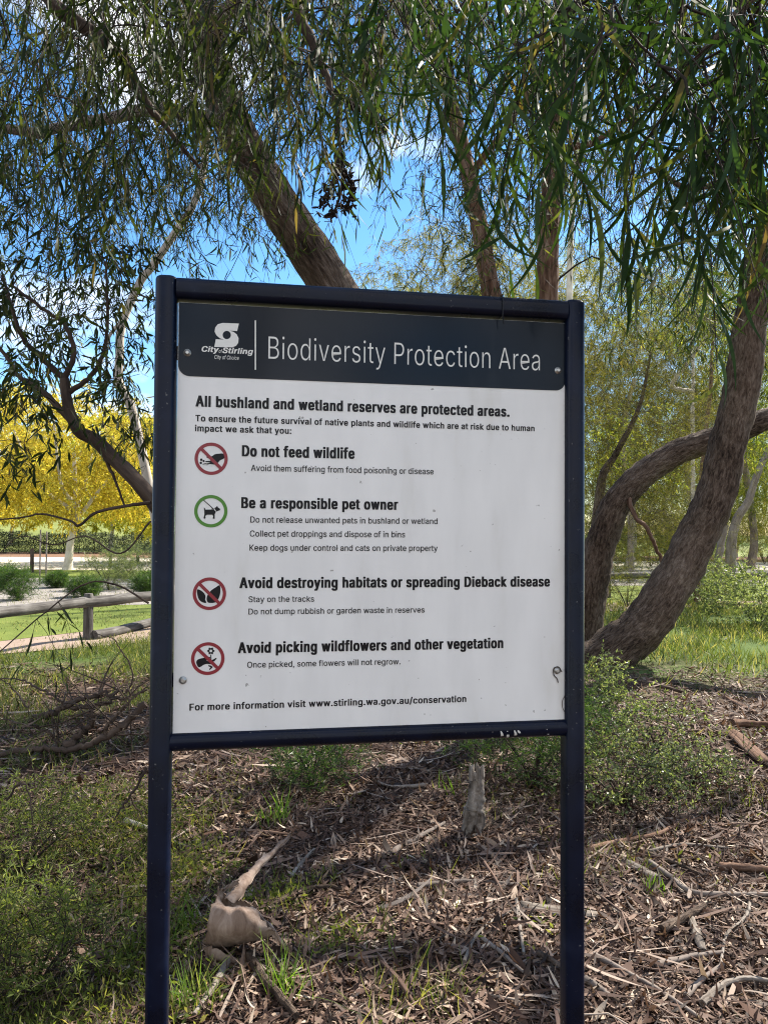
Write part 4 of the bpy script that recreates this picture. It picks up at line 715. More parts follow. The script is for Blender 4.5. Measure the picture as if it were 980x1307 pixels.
# screws with washers and lugs
for px, py, pale in ((239.5, 450.5, 1), (711.5, 473, 1), (233.8, 868, 0), (710.5, 855.5, 0)):
    u, z = sgn(px, py); mb = MB(); ax = np.array([sw(u, PANEL_D - q, z) for q in (0, .002, .0022, .0045, .006)])
    mb.tubes(ax, np.array([.0075, .0075, .005, .005, .003]), 16, cap=True)
    s = mb.build('screw', steel, sign)
    lu = MB(); a0, a1 = ((.03, u + .014) if px < 480 else (u - .014, S_W - .03)); V = [sw(q, d, z + h) for q in (a0, a1) for d in (PANEL_D + .0035, PANEL_D + .0075) for h in (-.014, .014)]
    lu.add(V, [[0, 1, 3, 2], [4, 6, 7, 5], [0, 4, 5, 1], [2, 3, 7, 6], [0, 2, 6, 4], [1, 5, 7, 3]], 0, None, False); lu.build('mounting_lug', navy, sign)
# scuffs, cable tie, dead spider thread
mb = MB()
def on_rail(px, py):
    p = sgn(px, py, .024); z = p[1]; dz = z - (S_RAIL + rr0); dz = max(-rr0 * .92, min(rr0 * .92, dz)); return sw(p[0], .024 - math.sqrt(rr0 ** 2 - dz * dz) - .0003, S_RAIL + rr0 + dz)
for pts in ([(625, 931), (626, 940)], [(635.5, 930), (637.5, 936), (637, 944)], [(643.5, 930), (645, 937), (645.5, 944)], [(652.5, 929), (654.5, 935), (653, 941)], [(657, 929), (659.5, 933)], [(693.5, 928), (696, 935)]):
    c = np.array([on_rail(*q) for q in pts]); c = catmull(c, 4) if len(c) > 2 else np.linspace(c[0], c[1], 6)
    w = np.sin(np.linspace(.35, 2.6, len(c))) * .0030
    mb = MB(); mb.add(np.concatenate([c - S_D * w[:, None], c + S_D * w[:, None]]), [[i, i + 1, len(c) + i + 1, len(c) + i] for i in range(len(c) - 1)]); mb.build('paint_scuff', scuff_m, sign)
u = sgn(641, 380, 0)[0]; mb = MB(); z1 = S_TOP - .003; q = [(-.002, z1 - .044), (-.0022, z1 + .001), (.052, z1 + .001), (.052, z1 - .044), (-.002, z1 - .044), (-.004, z1 - .062)]
mb.tubes(np.array([sw(u + (.002 if i == 5 else 0), a, b) for i, (a, b) in enumerate(q)]), np.full(6, .0014), 5); mb.build('cable_tie', ink_m, sign)
mb = MB(); c = np.array([sgn(*q) for q in ((716, 857), (712, 851), (706, 853), (706, 861), (710, 866), (711.5, 871))]); mb.tubes(catmull(np.array([sw(a, PANEL_D - .002, b) for a, b in c]), 4), np.full(21, .0011), 5); mb.build('cobweb_shred', G['bark_dark'], sign); mb = MB()
c = np.array([sgn(*q) for q in ((720, 887), (716.5, 895), (717, 903), (720.5, 910))]); mb.tubes(catmull(np.array([sw(a, PANEL_D - .003, b) for a, b in c]), 4), np.full(13, .0007), 5)
mb.build('wire_end', G['bark_dark'], sign)

# ------------------------------------------------------------------ rail fence, kerb log, hedge, bollards, garden shrubs
def fence(name, label, nodes, h=.53, posts=None):
    t = thing(name, (*nodes[0], 0), label, 'fence')
    for i, (a, b) in enumerate(zip(nodes[:-1], nodes[1:])):
        mb = MB(); n = 8; tt = np.linspace(-.02, 1.02, n)[:, None]; A = np.array([*a, h]); B = np.array([*b, h]); P_ = A * (1 - tt) + B * tt + np.array([-.05, -.09, 0]) + rng.normal(size=(n, 3)) * .006
        mb.tubes(P_, np.linspace(.078, .066, n), 14, 0, .04, True); mb.build('rail', G['wood_log'], t)
    for a in nodes[1:]:
        mb = MB(); mb.tubes(np.array([[a[0], a[1], z] for z in (-.2, 0, .3, .6, .64)]), np.array([.072, .07, .066, .064, .055]), 14, 0, .05, True); mb.build('post', G['wood_log'], t)
    return t
fence('rail_fence', 'weathered grey log rail fence crossing the lawn at left', [(-5.0, 7.5), (-4.09, 10.3), (-2.4, 12.9), (.3, 14.9)])
fence('rail_fence', 'weathered grey log rail fence far back under the arching trunk', [(2.6, 16.2), (5.2, 17.2), (8.2, 17.9), (11.4, 18.5)])
mb = MB(); kp = np.array([on_ground(120, 817), on_ground(150, 811), on_ground(192, 800), on_ground(225, 792)]); kp[:, 2] += .06; mb.tubes(catmull(kp, 5), np.full(16, .075), 12, 0, .05, True)
tag(mb.build('kerb_log', G['wood_log']), 'pale log lying along the dirt path beside the fence post', 'log')
def bush(name, label, base, r, leaf, n_anchor, L=.2, leaf_L=.05, leaf_W=.02, leaf_n=14, n_per=3, stems=7, group=None, cat='shrub', up=.5, nseg=2, ttw=.002, droop=.1, hollow=.2):
    base = np.asarray(base, float); t = thing(name, base, label, cat, group); sk = Skel(); mb = MB()
    for k in range(stems):
        a = rng.uniform(0, 6.28); q = np.array([math.cos(a) * r[0], math.sin(a) * r[1], 0]) * rng.uniform(.2, .6)
        P_, Rd = sk.limb([base - [0, 0, .03], base + q * .4 + [0, 0, r[2] * .5], base + q + [0, 0, r[2] * 1.1]], .006 + .006 * r[2], .003, 4); mb.tubes(P_, Rd, 6)
    mb.build('stems', G['twig_live'], t)
    A = blob(n_anchor, base + [0, 0, r[2] * .95], r, hollow); A[:, 2] = np.maximum(A[:, 2], base[2] + .03)
    m2 = MB(); A, P_, Rr, E2 = sk.grow(A, .0015, .05, .004, .002); m2.tubes(P_, Rr, 4, 1)
    sprays(m2, A, n_per=n_per, L=L, droop=droop, leaf_n=leaf_n, leaf_L=leaf_L, leaf_W=leaf_W, up=up, down=.05, spread=.7, nseg=nseg, tw=ttw, jitter=.02 + .1 * r[0] * .3, curl=.12)
    m2.build('foliage', [G[leaf], G['twig_live']], t); return t
t = thing('hedge', (-14, 44.5, 0), 'long clipped dark green hedge behind the pale path', 'hedge'); mb = MB()
n = 70000; x = rng.uniform(-34, 6, n); y = 44.2 + rng.uniform(-.8, .8, n); z = 1.25 * rng.random(n) ** .7 + .12 * np.sin(x * 1.3) + .1 * np.sin(x * 3.7)
p = np.stack([x, y, np.maximum(z, .03)], 1); ax = norm(rng.normal(size=(n, 3)) + [0, -.2, .3]); sd = norm(np.cross(ax, rng.normal(size=(n, 3)))); mb.leaves(p, ax, sd, rng.uniform(.09, .16, n), rng.uniform(.05, .09, n), 1, 0, 0, 0, .4); mb.build('foliage', G['leaf_hedge'], t)
mb = MB()
for x in np.arange(-33.5, 6, .9): mb.tubes(np.array([[x, 44.2, -.05], [x + .05, 44.25, .4], [x - .03, 44.2, .9]]), np.array([.03, .025, .015]), 6)
mb.build('stems', G['twig_live'], t)
for k, (px, py, h, lab) in enumerate(((141, 724, .55, 'dark timber bollard on the far path, right of the white trunk'), (176, 720, .55, 'dark timber bollard on the far path nearest the left post'), (41, 732, .85, 'dark timber bollard on the path behind the round garden bush'))):
    g0 = on_ground(px, py); mb = MB(); mb.tubes(np.array([g0 + [0, 0, z] for z in (-.1, 0, h * .5, h - .03, h)]), np.array([.07, .065, .06, .06, .04]), 12, 0, .03, True); tag(mb.build('bollard', G['bark_dark']), lab, 'bollard', 'bollards along the pale path')
for px, py, h, lab in ((51, 748, 1.5, 'thin grey stake behind the round bush, left of its pair'), (59, 746, 1.45, 'thin grey stake behind the round bush, right of its pair')):
    g0 = on_ground(px, py); mb = MB(); mb.tubes(np.array([g0 + [0, 0, z] for z in (-.1, h * .4, h)]), np.array([.022, .021, .02]), 8, 0, .03, True); tag(mb.build('stake', G['wood_grey']), lab, 'stake')
for px, py, r, leaf, lab in ((22, 767, (.42, .4, .36), 'leaf_garden', 'round dark green bush behind the log rail at far left'), (-8, 757, (.5, .4, .4), 'leaf_garden', 'dark green bush cut by the left edge of the picture'), (73, 751, (.3, .3, .2), 'leaf_garden', 'small dark green bush alone in the gravel bed'),
                            (108, 763, (.42, .35, .22), 'leaf_garden', 'low dark green bush right behind the top of the fence post'), (140, 754, (.75, .5, .55), 'leaf_shrub', 'tall pale green bush in the gravel bed right of the fence post'), (175, 750, (.75, .5, .6), 'leaf_shrub', 'tall pale green bush in the gravel bed touching the left post'), (187, 764, (.3, .3, .3), 'leaf_garden', 'small deep green bush tucked against the left post')):
    bush('garden_bush', lab, on_ground(px, py), r, leaf, 130, .16, .085, .042, 16, 5, 8, 'bushes in the gravel bed', nseg=1)

# ------------------------------------------------------------------ low shrubs and tufts in the litter
bush('low_shrub', 'pale speckled low shrub sprawling in the litter just right of the right post', on_ground(795, 1030), (.42, .36, .2), 'leaf_shrub', 70, .27, .023, .01, 20, 3, 9, group='low shrubs by the leaning trunk', hollow=.0)
bush('low_shrub', 'thin pale low shrub trailing out to the right over the litter', on_ground(880, 1000), (.36, .36, .1), 'leaf_shrub', 34, .22, .022, .01, 16, 3, 6, group='low shrubs by the leaning trunk', hollow=.0)
bush('low_shrub', 'wispy pale shrub between the sprawling one and the leaning trunk', on_ground(838, 955), (.4, .4, .14), 'leaf_shrub', 40, .25, .025, .011, 16, 3, 6, group='low shrubs by the leaning trunk', hollow=.0)
bush('low_shrub', 'taller pale shrub at the foot of the leaning trunk', on_ground(766, 925), (.36, .32, .25), 'leaf_shrub', 56, .26, .03, .012, 18, 3, 8, group='low shrubs by the leaning trunk', hollow=.0)
bush('feathery_shrub', 'feathery light green shrub in the bottom left corner', on_ground(40, 1275), (.3, .26, .16), 'weed_bush', 60, .2, .03, .0045, 26, 4, 9, hollow=.0)
bush('feathery_shrub', 'feathery olive shrub at the left edge, halfway between the corner and the dead boughs', on_ground(25, 1120), (.34, .3, .18), 'weed_bush', 44, .24, .032, .0045, 24, 4, 9, hollow=.0)
for px, Y, r, lf, lab in ((762, 13.5, (.9, .7, .5), 'leaf_olive', 'wispy olive bush behind the foot of the arching trunk'), (800, 15.2, (.9, .7, .6), 'leaf_far', 'wispy green bush in the gap under the arching trunk'), (842, 19.5, (1.3, .9, .9), 'leaf_olive', 'wispy olive bush beyond the fence, close left of the leaning trunk'), (900, 14.0, (.8, .7, .55), 'leaf_far', 'wispy green bush in front of the twin grey trunk'), (985, 15.5, (1.2, .9, 1.0), 'leaf_olive', 'tall wispy olive bush at the right edge near the twin trunk')):
    bush('wispy_bush', lab, (float(at(px, 700, Y)[0]), Y, 0), r, lf, 60, .4, .07, .016, 22, 4, 8, 'wispy bushes between the trunks', nseg=1, hollow=.0)
bush('low_shrub', 'dark green needle-leaved shrub under the right end of the bottom rail', on_ground(680, 1000), (.5, .45, .3), 'leaf_garden', 110, .2, .04, .004, 26, 4, 8, group='low shrubs by the leaning trunk')
bush('low_shrub', 'wispy dark needle-leaved shrub under the left half of the bottom rail', on_ground(398, 1005), (.3, .3, .2), 'leaf_garden', 60, .2, .045, .004, 22, 4, 7)
bush('low_shrub', 'bushy green shrub at the right edge beyond the leaning trunk', on_ground(965, 800), (1.1, .9, .5), 'leaf_shrub', 120, .25, .06, .022, 16, 4, 8)
for px, Y, r, lf, lab in ((770, 27, (1.7, 1.0, .9), 'leaf_far', 'green bush behind the rail fence, nearest the right post'), (830, 33, (2.2, 1.2, 1.2), 'leaf_olive', 'olive bush far behind the fence, under the arching trunk'), (880, 29, (1.8, 1.1, 1.0), 'leaf_far', 'green bush far behind the base of the thin rusty sapling'),
                          (905, 42, (3.2, 1.6, 1.7), 'leaf_far', 'broad green bush at the far end of the view, left of the twin trunk'), (975, 36, (2.4, 1.2, 1.4), 'leaf_olive', 'olive bush at the right edge behind the twin trunk'), (1040, 30, (2.2, 1.2, 1.3), 'leaf_far', 'green bush just outside the right edge, beyond the fence'), (800, 48, (3.0, 1.5, 1.8), 'leaf_far', 'broad green bush at the far end of the view, under the arch')):
    bush('far_bush', lab, (float(at(px, 680, Y)[0]), Y, .03), r, lf, 120, .4, .2, .085, 18, 5, 8, 'bushes at the far end of the right-hand view', nseg=1)
bush('low_shrub', 'leafy green shrub under the twin grey trunk', on_ground(895, 770), (1.0, .8, .45), 'leaf_shrub', 90, .25, .06, .022, 14, 4, 8)

def blades(mb, p, h, w, lean=.35, mat=0, n=3):
    N = len(p); ax = norm(rng.normal(size=(N, 3)) * [lean, lean, .1] + [0, 0, 1]); sd = norm(np.cross(ax, rng.normal(size=(N, 3))))
    mb.leaves(p, ax, sd, rng.uniform(.5, 1.15, N) * h, rng.uniform(.7, 1.2, N) * w, n, 0, rng.normal(size=N) * .3, mat, .75, .2)
def scatter(n, poly_px=None, box=None, dens=None):
    x0, x1, y0, y1 = box; x = rng.uniform(x0, x1, n); y = rng.uniform(y0, y1, n)
    if dens is not None: k = rng.random(n) < dens(x, y); x, y = x[k], y[k]
    return np.stack([x, y, gz(x, y)], 1)
def patchy(x, y, s=1.0, o=0): return .5 + .25 * np.sin(1.9 * s * x + 1.3 * s * y + o) + .25 * np.sin(2.7 * s * y - 2.2 * s * x + 2 * o)
# tall rough grass left (beyond the litter) and right
mb = MB()
p = scatter(64000, box=(-8, 0.5, 6.0, 11.5), dens=lambda x, y: np.clip(patchy(x, y, 1.2) * 1.5 - .15, 0, 1) * np.clip((y - 5.9) / .8, 0, 1) * np.clip(((-3.9 + (y - 9) * 1.25) - x) * -3 + 3, 0, 1) * (y < 9.4 + (x + 4.7) * .72))
q_ = scatter(16000, box=(-6, -.9, 4.8, 6.8), dens=lambda x, y: np.clip(patchy(x, y, 1.7, 4) * 2 - .75, 0, 1)); blades(mb, q_, .13, .005, .7)
blades(mb, p, .16, .007, .6)
p = scatter(52000, box=(1.0, 13, 6.6, 16), dens=lambda x, y: np.clip(patchy(x, y, 1.0, 1) * 1.7 - .2, 0, 1) * np.clip((y - 7.6 - .5 * np.sin(x * 1.7)) / .8, 0, 1))
blades(mb, p, .17, .011, .5)
p = scatter(26000, box=(-9, 9, 10, 18), dens=lambda x, y: patchy(x, y, .8, 2)); blades(mb, p, .07, .012, .5, 0, 2)
tag(mb.build('grass', G['grass']), kind='stuff')
# weedy ground cover, bottom left, and thin scatter elsewhere
mb = MB()
def weeds(p, L, W, n=1):
    N = len(p); ax = norm(rng.normal(size=(N, 3)) + [0, 0, .7]); sd = norm(np.cross(ax, rng.normal(size=(N, 3)) * [1, 1, .3])); mb.leaves(p, ax, sd, rng.uniform(.5, 1.3, N) * L, rng.uniform(.6, 1.3, N) * W, 2, .1, .15, 0, .2)
def wd(x, y): return np.clip((-.52 - .10 * (y - 2.3) - x) * 4, 0, 1) * np.clip((4.6 - y) / 1.0, 0, 1) * np.clip(patchy(x, y, 3.1) * 1.6 - .1, 0, 1)
p = scatter(46000, box=(-3.2, -.4, 1.7, 4.8), dens=wd); p[:, 2] += rng.uniform(0, .12, len(p)); weeds(p, .026, .007)
p = scatter(26000, box=(-3.2, -.4, 1.7, 5.2), dens=wd); blades(mb, p, .13, .0026, .8)
p = scatter(9000, box=(-1.0, .3, 2.2, 3.4), dens=lambda x, y: np.clip(patchy(x, y, 4, 1) * 2 - 1, 0, 1) * np.clip((.05 - x) * 2, 0, 1)); p[:, 2] += rng.uniform(0, .06, len(p)); weeds(p, .028, .01)
p = scatter(1500, box=(-1.0, .3, 2.2, 3.4), dens=lambda x, y: np.clip(patchy(x, y, 4, 1) * 2 - .8, 0, 1)); blades(mb, p, .12, .004, .5)
p = scatter(26000, box=(-3, 5, 2.3, 8), dens=lambda x, y: np.clip(patchy(x, y, 2.3, 3) * 3 - 2.25, 0, 1)); p[:, 2] += rng.uniform(0, .05, len(p)); weeds(p, .03, .01)
p = scatter(5000, box=(.4, 3.2, 3.2, 5.6), dens=lambda x, y: np.clip(patchy(x, y, 2.3, 5) * 2 - .9, 0, 1)); blades(mb, p, .1, .004, .6)
tag(mb.build('weeds', G['weed']), kind='stuff')
for px, py, N, h, w, lab in ((340, 1055, 18, .14, .009, 'bright lime grass tuft with short broad blades, left of its taller neighbour'), (358, 1050, 24, .21, .008, 'bright lime grass tuft with tall arching blades near the wispy shrub'), (362, 1270, 50, .17, .0042, 'fine green grass tuft in front of the curled bark'),
                             (245, 1290, 50, .14, .0042, 'fine green grass tuft against the left post at the bottom edge'), (232, 1190, 60, .14, .0042, 'sunlit grass tuft between the left post and the curled bark'), (575, 1015, 12, .14, .007, 'small grass tuft left of the grey stump'), (520, 1215, 9, .12, .005, 'sparse grass tuft alone in the litter at bottom middle'), (835, 1140, 24, .1, .009, 'small leafy green tuft beside the thick brown stick')):
    g0 = on_ground(px, py); mb = MB(); q = g0 + rng.normal(size=(N, 3)) * [.035, .035, 0]; ax = norm(rng.normal(size=(N, 3)) * [.32, .32, .05] + [0, 0, 1]); sd = norm(np.cross(ax, rng.normal(size=(N, 3))))
    mb.leaves(q - [0, 0, .01], ax, sd, rng.uniform(.5, 1.15, N) * h, w * rng.uniform(.7, 1.2, N), 7, 0, rng.normal(size=N) * .45, 0, .7, .25)
    tag(mb.build('grass_tuft', G['tuft']), lab, 'grass tuft', 'grass tufts in the leaf litter')

# ------------------------------------------------------------------ leaf and twig litter
mb = MB()
def litter_d(x, y): return np.where(y > 7.0, np.clip((8.8 - y) / 1.8, 0, 1), 1.0) * np.where(wd(x, y) > .5, .55, 1) * (.45 + .75 * patchy(x, y, 2.6, .7))
def add_litter(n, box, L, W):
    p = scatter(n, box=box, dens=litter_d); N = len(p); p[:, 2] += .004 + .022 * rng.random(N) ** 1.5
    a = rng.uniform(0, 6.28, N); ax = norm(np.stack([np.cos(a), np.sin(a), rng.normal(size=N) * .22], 1)); up = norm(rng.normal(size=(N, 3)) * .38 + [0, 0, 1]); sd = norm(np.cross(up, ax))
    mb.leaves(p, ax, sd, rng.uniform(.45, 1.25, N) * L, rng.uniform(.6, 1.35, N) * W, 4, rng.normal(size=N) * .38, rng.normal(size=N) * .42, 0, .15)
add_litter(112000, (-2.9, 3.1, 1.6, 4.6), .06, .0115); add_litter(52000, (-5, 6, 4.4, 8.8), .075, .016); add_litter(2400, (-2.9, 3.1, 1.8, 5), .08, .03); add_litter(9000, (-3, 3.2, 1.6, 4.5), .03, .02)
add_litter(9000, (-6, 6, -2.5, 1.6), .09, .02)
tag(mb.build('leaf_litter', G['litter']), kind='stuff')
mb = MB()
def add_twigs(n, box, Lr, Rr):
    p = scatter(n, box=box, dens=litter_d); N = len(p); a = rng.normal(size=N) * .9 + .3 * np.pi * (rng.random(N) < .5); L = np.exp(rng.uniform(np.log(Lr[0]), np.log(Lr[1]), N)); rad = np.exp(rng.uniform(np.log(Rr[0]), np.log(Rr[1]), N))
    d = np.stack([np.cos(a), np.sin(a), rng.normal(size=N) * .06], 1); k = rng.normal(size=(N, 3)) * [.1, .1, .02]; t = np.linspace(-.5, .5, 5)
    P_ = p[:, None] + d[:, None] * (L[:, None] * t)[..., None] + k[:, None] * (L[:, None] * (4 * t * t - .5))[..., None] + rng.normal(size=(N, 5, 3)) * (L * .02)[:, None, None]
    P_[..., 2] = np.maximum(P_[..., 2] + .012, gz(P_[..., 0], P_[..., 1]) + rad[:, None] * .5); mb.tubes(P_, rad[:, None] * np.linspace(1, .55, 5), 5)
add_twigs(9500, (-2.9, 3.1, 1.7, 4.8), (.06, .34), (.0012, .0036)); add_twigs(4200, (-5, 6, 4.4, 8.6), (.1, .55), (.002, .006)); add_twigs(1100, (-2.9, 3.1, 1.7, 5.8), (.2, .6), (.003, .009))
def add_strips(n, box, L, W):                                      # shed ribbons of bark
    p = scatter(n, box=box, dens=litter_d); N = len(p); p[:, 2] += .008 + .025 * rng.random(N); a = rng.normal(size=N) * 1.1
    ax = norm(np.stack([np.cos(a), np.sin(a), rng.normal(size=N) * .08], 1)); sd = norm(np.cross(norm(rng.normal(size=(N, 3)) * .45 + [0, 0, 1]), ax)); mb.leaves(p, ax, sd, np.exp(rng.uniform(-.9, .6, N)) * L, rng.uniform(.4, 1.4, N) * W, 6, rng.normal(size=N) * .18, rng.normal(size=N) * .1, 0, .6)
add_strips(5200, (-2.9, 3.1, 1.7, 5.0), .16, .011); add_strips(2600, (-5, 6, 4.6, 8.6), .24, .02)
tag(mb.build('twig_litter', G['twig']), kind='stuff')

# ------------------------------------------------------------------ sticks and bark strips one can point to
def stick(px, r, mat, label, lift=0.0, tip=.6, rough=.035, name='fallen_stick', cat='stick', seg=10, grp='sticks and bark on the leaf litter'):
    p = np.array([on_ground(*q) for q in px]); p[:, 2] += r * .8 + .018 + lift * np.linspace(1, .3, len(p)); c = catmull(p, 7) if len(p) > 2 else np.linspace(p[0], p[1], 9)
    c[1:-1] += rng.normal(size=(len(c) - 2, 3)) * r * .07
    mb = MB(); mb.tubes(c, np.linspace(r, r * tip, len(c)), seg, 0, rough, True); return tag(mb.build(name, G[mat]), label, cat, grp)
ST = [([(490, 1100), (530, 1078), (567, 1057)], .014, 'bark_grey', 'straight grey stick under the middle of the sign, pointing at the stump'),
      ([(533, 1138), (600, 1132), (640, 1136), (672, 1137)], .011, 'bark_grey', 'level grey brown stick reaching the right post from the middle'),
      ([(659, 1156), (663, 1190), (668, 1226)], .009, 'wood_grey', 'short pale stick lying towards the viewer beside the right post'),
      ([(613, 1204), (640, 1225), (667, 1249)], .008, 'bark_grey', 'thin straight stick left of the right post at the bottom'),
      ([(592, 1236), (604, 1208), (622, 1187), (652, 1170)], .007, 'wood_grey', 'thin pale bow-shaped stick in the bottom middle'),
      ([(687, 1227), (722, 1248), (790, 1290)], .012, 'bark_brown', 'brown stick passing behind the foot of the right post'),
      ([(750, 1092), (795, 1081), (840, 1072), (879, 1050)], .016, 'bark_red', 'sunlit reddish stick in front of the pale speckled shrub'),
      ([(828, 1093), (870, 1084), (930, 1089)], .009, 'wood_grey', 'pale stick parallel to and above the long crooked one'),
      ([(820, 1094), (858, 1107), (898, 1126)], .012, 'bark_brown', 'brown stick sloping down to the right above the long crooked one'),
      ([(828, 1108), (852, 1125), (882, 1147), (930, 1150), (1000, 1150)], .014, 'bark_grey', 'long crooked grey stick running out at the right edge'),
      ([(918, 1116), (950, 1118), (1000, 1121)], .022, 'bark_red', 'thick reddish stick cut by the right edge'),
      ([(845, 1198), (872, 1182), (899, 1166)], .019, 'bark_brown', 'short thick brown stick standing out at bottom right'),
      ([(956, 1157), (954, 1172), (944, 1186), (927, 1200), (922, 1222), (919, 1243)], .008, 'wood_grey', 'pale S-shaped twig below the thick reddish stick'),
      ([(835, 1243), (875, 1232), (921, 1225)], .012, 'bark_grey', 'grey brown stick meeting the S-shaped twig'),
      ([(875, 1282), (893, 1262), (922, 1240)], .011, 'bark_grey', 'stick running down from the foot of the S-shaped twig'),
      ([(896, 1292), (912, 1275), (932, 1264), (958, 1260), (1000, 1266)], .013, 'wood_grey', 'smooth grey bent stick in the bottom right corner'),
      ([(757, 1228), (800, 1252), (835, 1271), (890, 1308)], .011, 'bark_grey', 'long grey stick sloping from the right post to the bottom edge'),
      ([(746, 1261), (760, 1270), (778, 1283)], .014, 'bark_grey', 'short grey stub at the foot of the right post'),
      ([(613, 1066), (640, 1048), (676, 1030)], .012, 'bark_tan', 'pale pinkish stick right of the grey stump'),
      ([(292, 1234), (275, 1266), (248, 1308)], .014, 'wood_grey', 'thick smooth grey stick at the bottom beside the left post'),
      ([(318, 1232), (340, 1265), (378, 1310)], .018, 'bark_tan', 'thick tan branch running from the curled bark to the bottom edge'),
      ([(350, 1162), (385, 1146), (415, 1140), (437, 1143)], .013, 'bark_brown', 'curved brown stick right of the curled bark'),
      ([(371, 1127), (385, 1108), (401, 1091)], .011, 'wood_grey', 'short pale stick above the curved brown one'),
      ([(160, 1055), (188, 1064)], .016, 'bark_pale', 'short pale stub touching the left post'),
      ([(258, 1073), (290, 1066), (330, 1067), (368, 1071)], .009, 'bark_red', 'long thin reddish stick above the curled bark'),
      ([(935, 931), (960, 932), (1000, 934)], .035, 'bark_red', 'thick reddish log at the right edge, farther than the shrub'),
      ([(816, 874), (842, 880), (870, 888)], .025, 'bark_tan', 'pale stick in the sunny litter just below the leaning trunk'),
      ([(924, 895), (942, 904), (964, 915)], .022, 'bark_red', 'brown stick lying beyond the trailing shrub'),
      ([(545, 1008), (500, 1010), (475, 1000)], .012, 'bark_grey', 'grey stick right of the wispy needle-leaved shrub')]
for a in ST: stick(*a)
def strip(px, w, mat, label, curl=.35, lift=.012, name='bark_strip'):
    p = np.array([on_ground(*q) for q in px]); c = catmull(p, 5) if len(p) > 2 else np.linspace(p[0], p[1], 7); c[:, 2] += lift + .015
    t = norm(np.gradient(c, axis=0)); s = norm(np.cross(t, [0, 0, 1.0])); m = 6; V = []; B = []
    for i in range(len(c)):
        f = 1 - .35 * abs(2 * i / (len(c) - 1) - 1) ** 2 + rng.normal() * .05
        for q in range(m):
            a = (q / (m - 1) - .5) * 2; V.append(c[i] + s[i] * a * w * f + np.array([0, 0, 1]) * (curl * w * (1 - a * a)) + rng.normal(size=3) * .001); B.append((a * w, 0, i * .03))
    V = np.array(V); th = np.array([0, 0, -.003]); n = len(V); q = [[i * m + k, i * m + k + 1, (i + 1) * m + k + 1, (i + 1) * m + k] for i in range(len(c) - 1) for k in range(m - 1)]
    rim = [i * m for i in range(len(c))] + [(len(c) - 1) * m + k for k in range(1, m)] + [i * m + m - 1 for i in range(len(c) - 2, -1, -1)] + [k for k in range(m - 2, 0, -1)]
    side = [[rim[i], rim[(i + 1) % len(rim)], n + rim[(i + 1) % len(rim)], n + rim[i]] for i in range(len(rim))]
    mb = MB(); mb.add(np.vstack([V, V + th]), q + [[n + f[3], n + f[2], n + f[1], n + f[0]] for f in q] + side, 0, B + B); return tag(mb.build(name, G[mat]), label, 'bark strip', 'sticks and bark on the leaf litter')
strip([(664, 1163), (705, 1170), (762, 1176)], .035, 'wood_grey', 'broad weathered grey slab of wood crossing behind the right post')
strip([(934, 938), (952, 955), (978, 980)], .06, 'bark_red', 'orange brown bark slab right of the trailing shrub')
strip([(70, 1131), (94, 1121)], .02, 'bark_tan', 'small orange tan bark chip among the weeds at left')
strip([(337, 1126), (344, 1152), (352, 1182)], .014, 'bark_tan', 'narrow pale bark strip close right of the curled bark')
strip([(882, 1180), (890, 1205), (897, 1222)], .018, 'wood_grey', 'pale bark strip lying towards the viewer left of the S-shaped twig')
strip([(795, 1105), (815, 1115), (838, 1128)], .03, 'wood_grey', 'weathered grey bark flake below the sunlit reddish stick')
strip([(730, 1086), (752, 1080), (768, 1076)], .018, 'bark_red', 'orange bark strip just right of the right post')

# curled sheet of bark
def patch(mb, grid, n=5, thick=.004):
    g = np.array(grid, float); A = np.array([catmull(r, n) for r in g]); A = np.array([catmull(A[:, j], n) for j in range(A.shape[1])]).transpose(1, 0, 2)
    A = A + .002 * np.stack([np.sin(A[..., 0] * 70 + A[..., 2] * 40), np.sin(A[..., 2] * 90 + 1), np.sin(A[..., 0] * 120 + A[..., 2] * 60 + 2)], -1)
    for e in (0, -1): A[e] += rng.normal(size=A[e].shape) * .0035; A[:, e] += rng.normal(size=A[:, e].shape) * .0035
    h, w = A.shape[:2]; gu = np.gradient(A, axis=1); gv = np.gradient(A, axis=0); nr = norm(np.cross(gu, gv)); V = np.concatenate([A.reshape(-1, 3), (A - nr * thick).reshape(-1, 3)]); N = h * w
    q = [[i * w + k, i * w + k + 1, (i + 1) * w + k + 1, (i + 1) * w + k] for i in range(h - 1) for k in range(w - 1)]
    rim = [k for k in range(w)] + [i * w + w - 1 for i in range(1, h)] + [(h - 1) * w + k for k in range(w - 2, -1, -1)] + [i * w for i in range(h - 2, 0, -1)]
    side = [[rim[i], rim[(i + 1) % len(rim)], N + rim[(i + 1) % len(rim)], N + rim[i]] for i in range(len(rim))]
    mb.add(V, q + [[N + f[3], N + f[2], N + f[1], N + f[0]] for f in q] + side, 0, np.concatenate([A.reshape(-1, 3), A.reshape(-1, 3)]))
D0 = float(on_ground(300, 1228)[1])
def cpx(x, y, dz=0.0): return at(240 + x / 4.895, 1040 + y / 4.895, D0 + dz)
mb = MB()
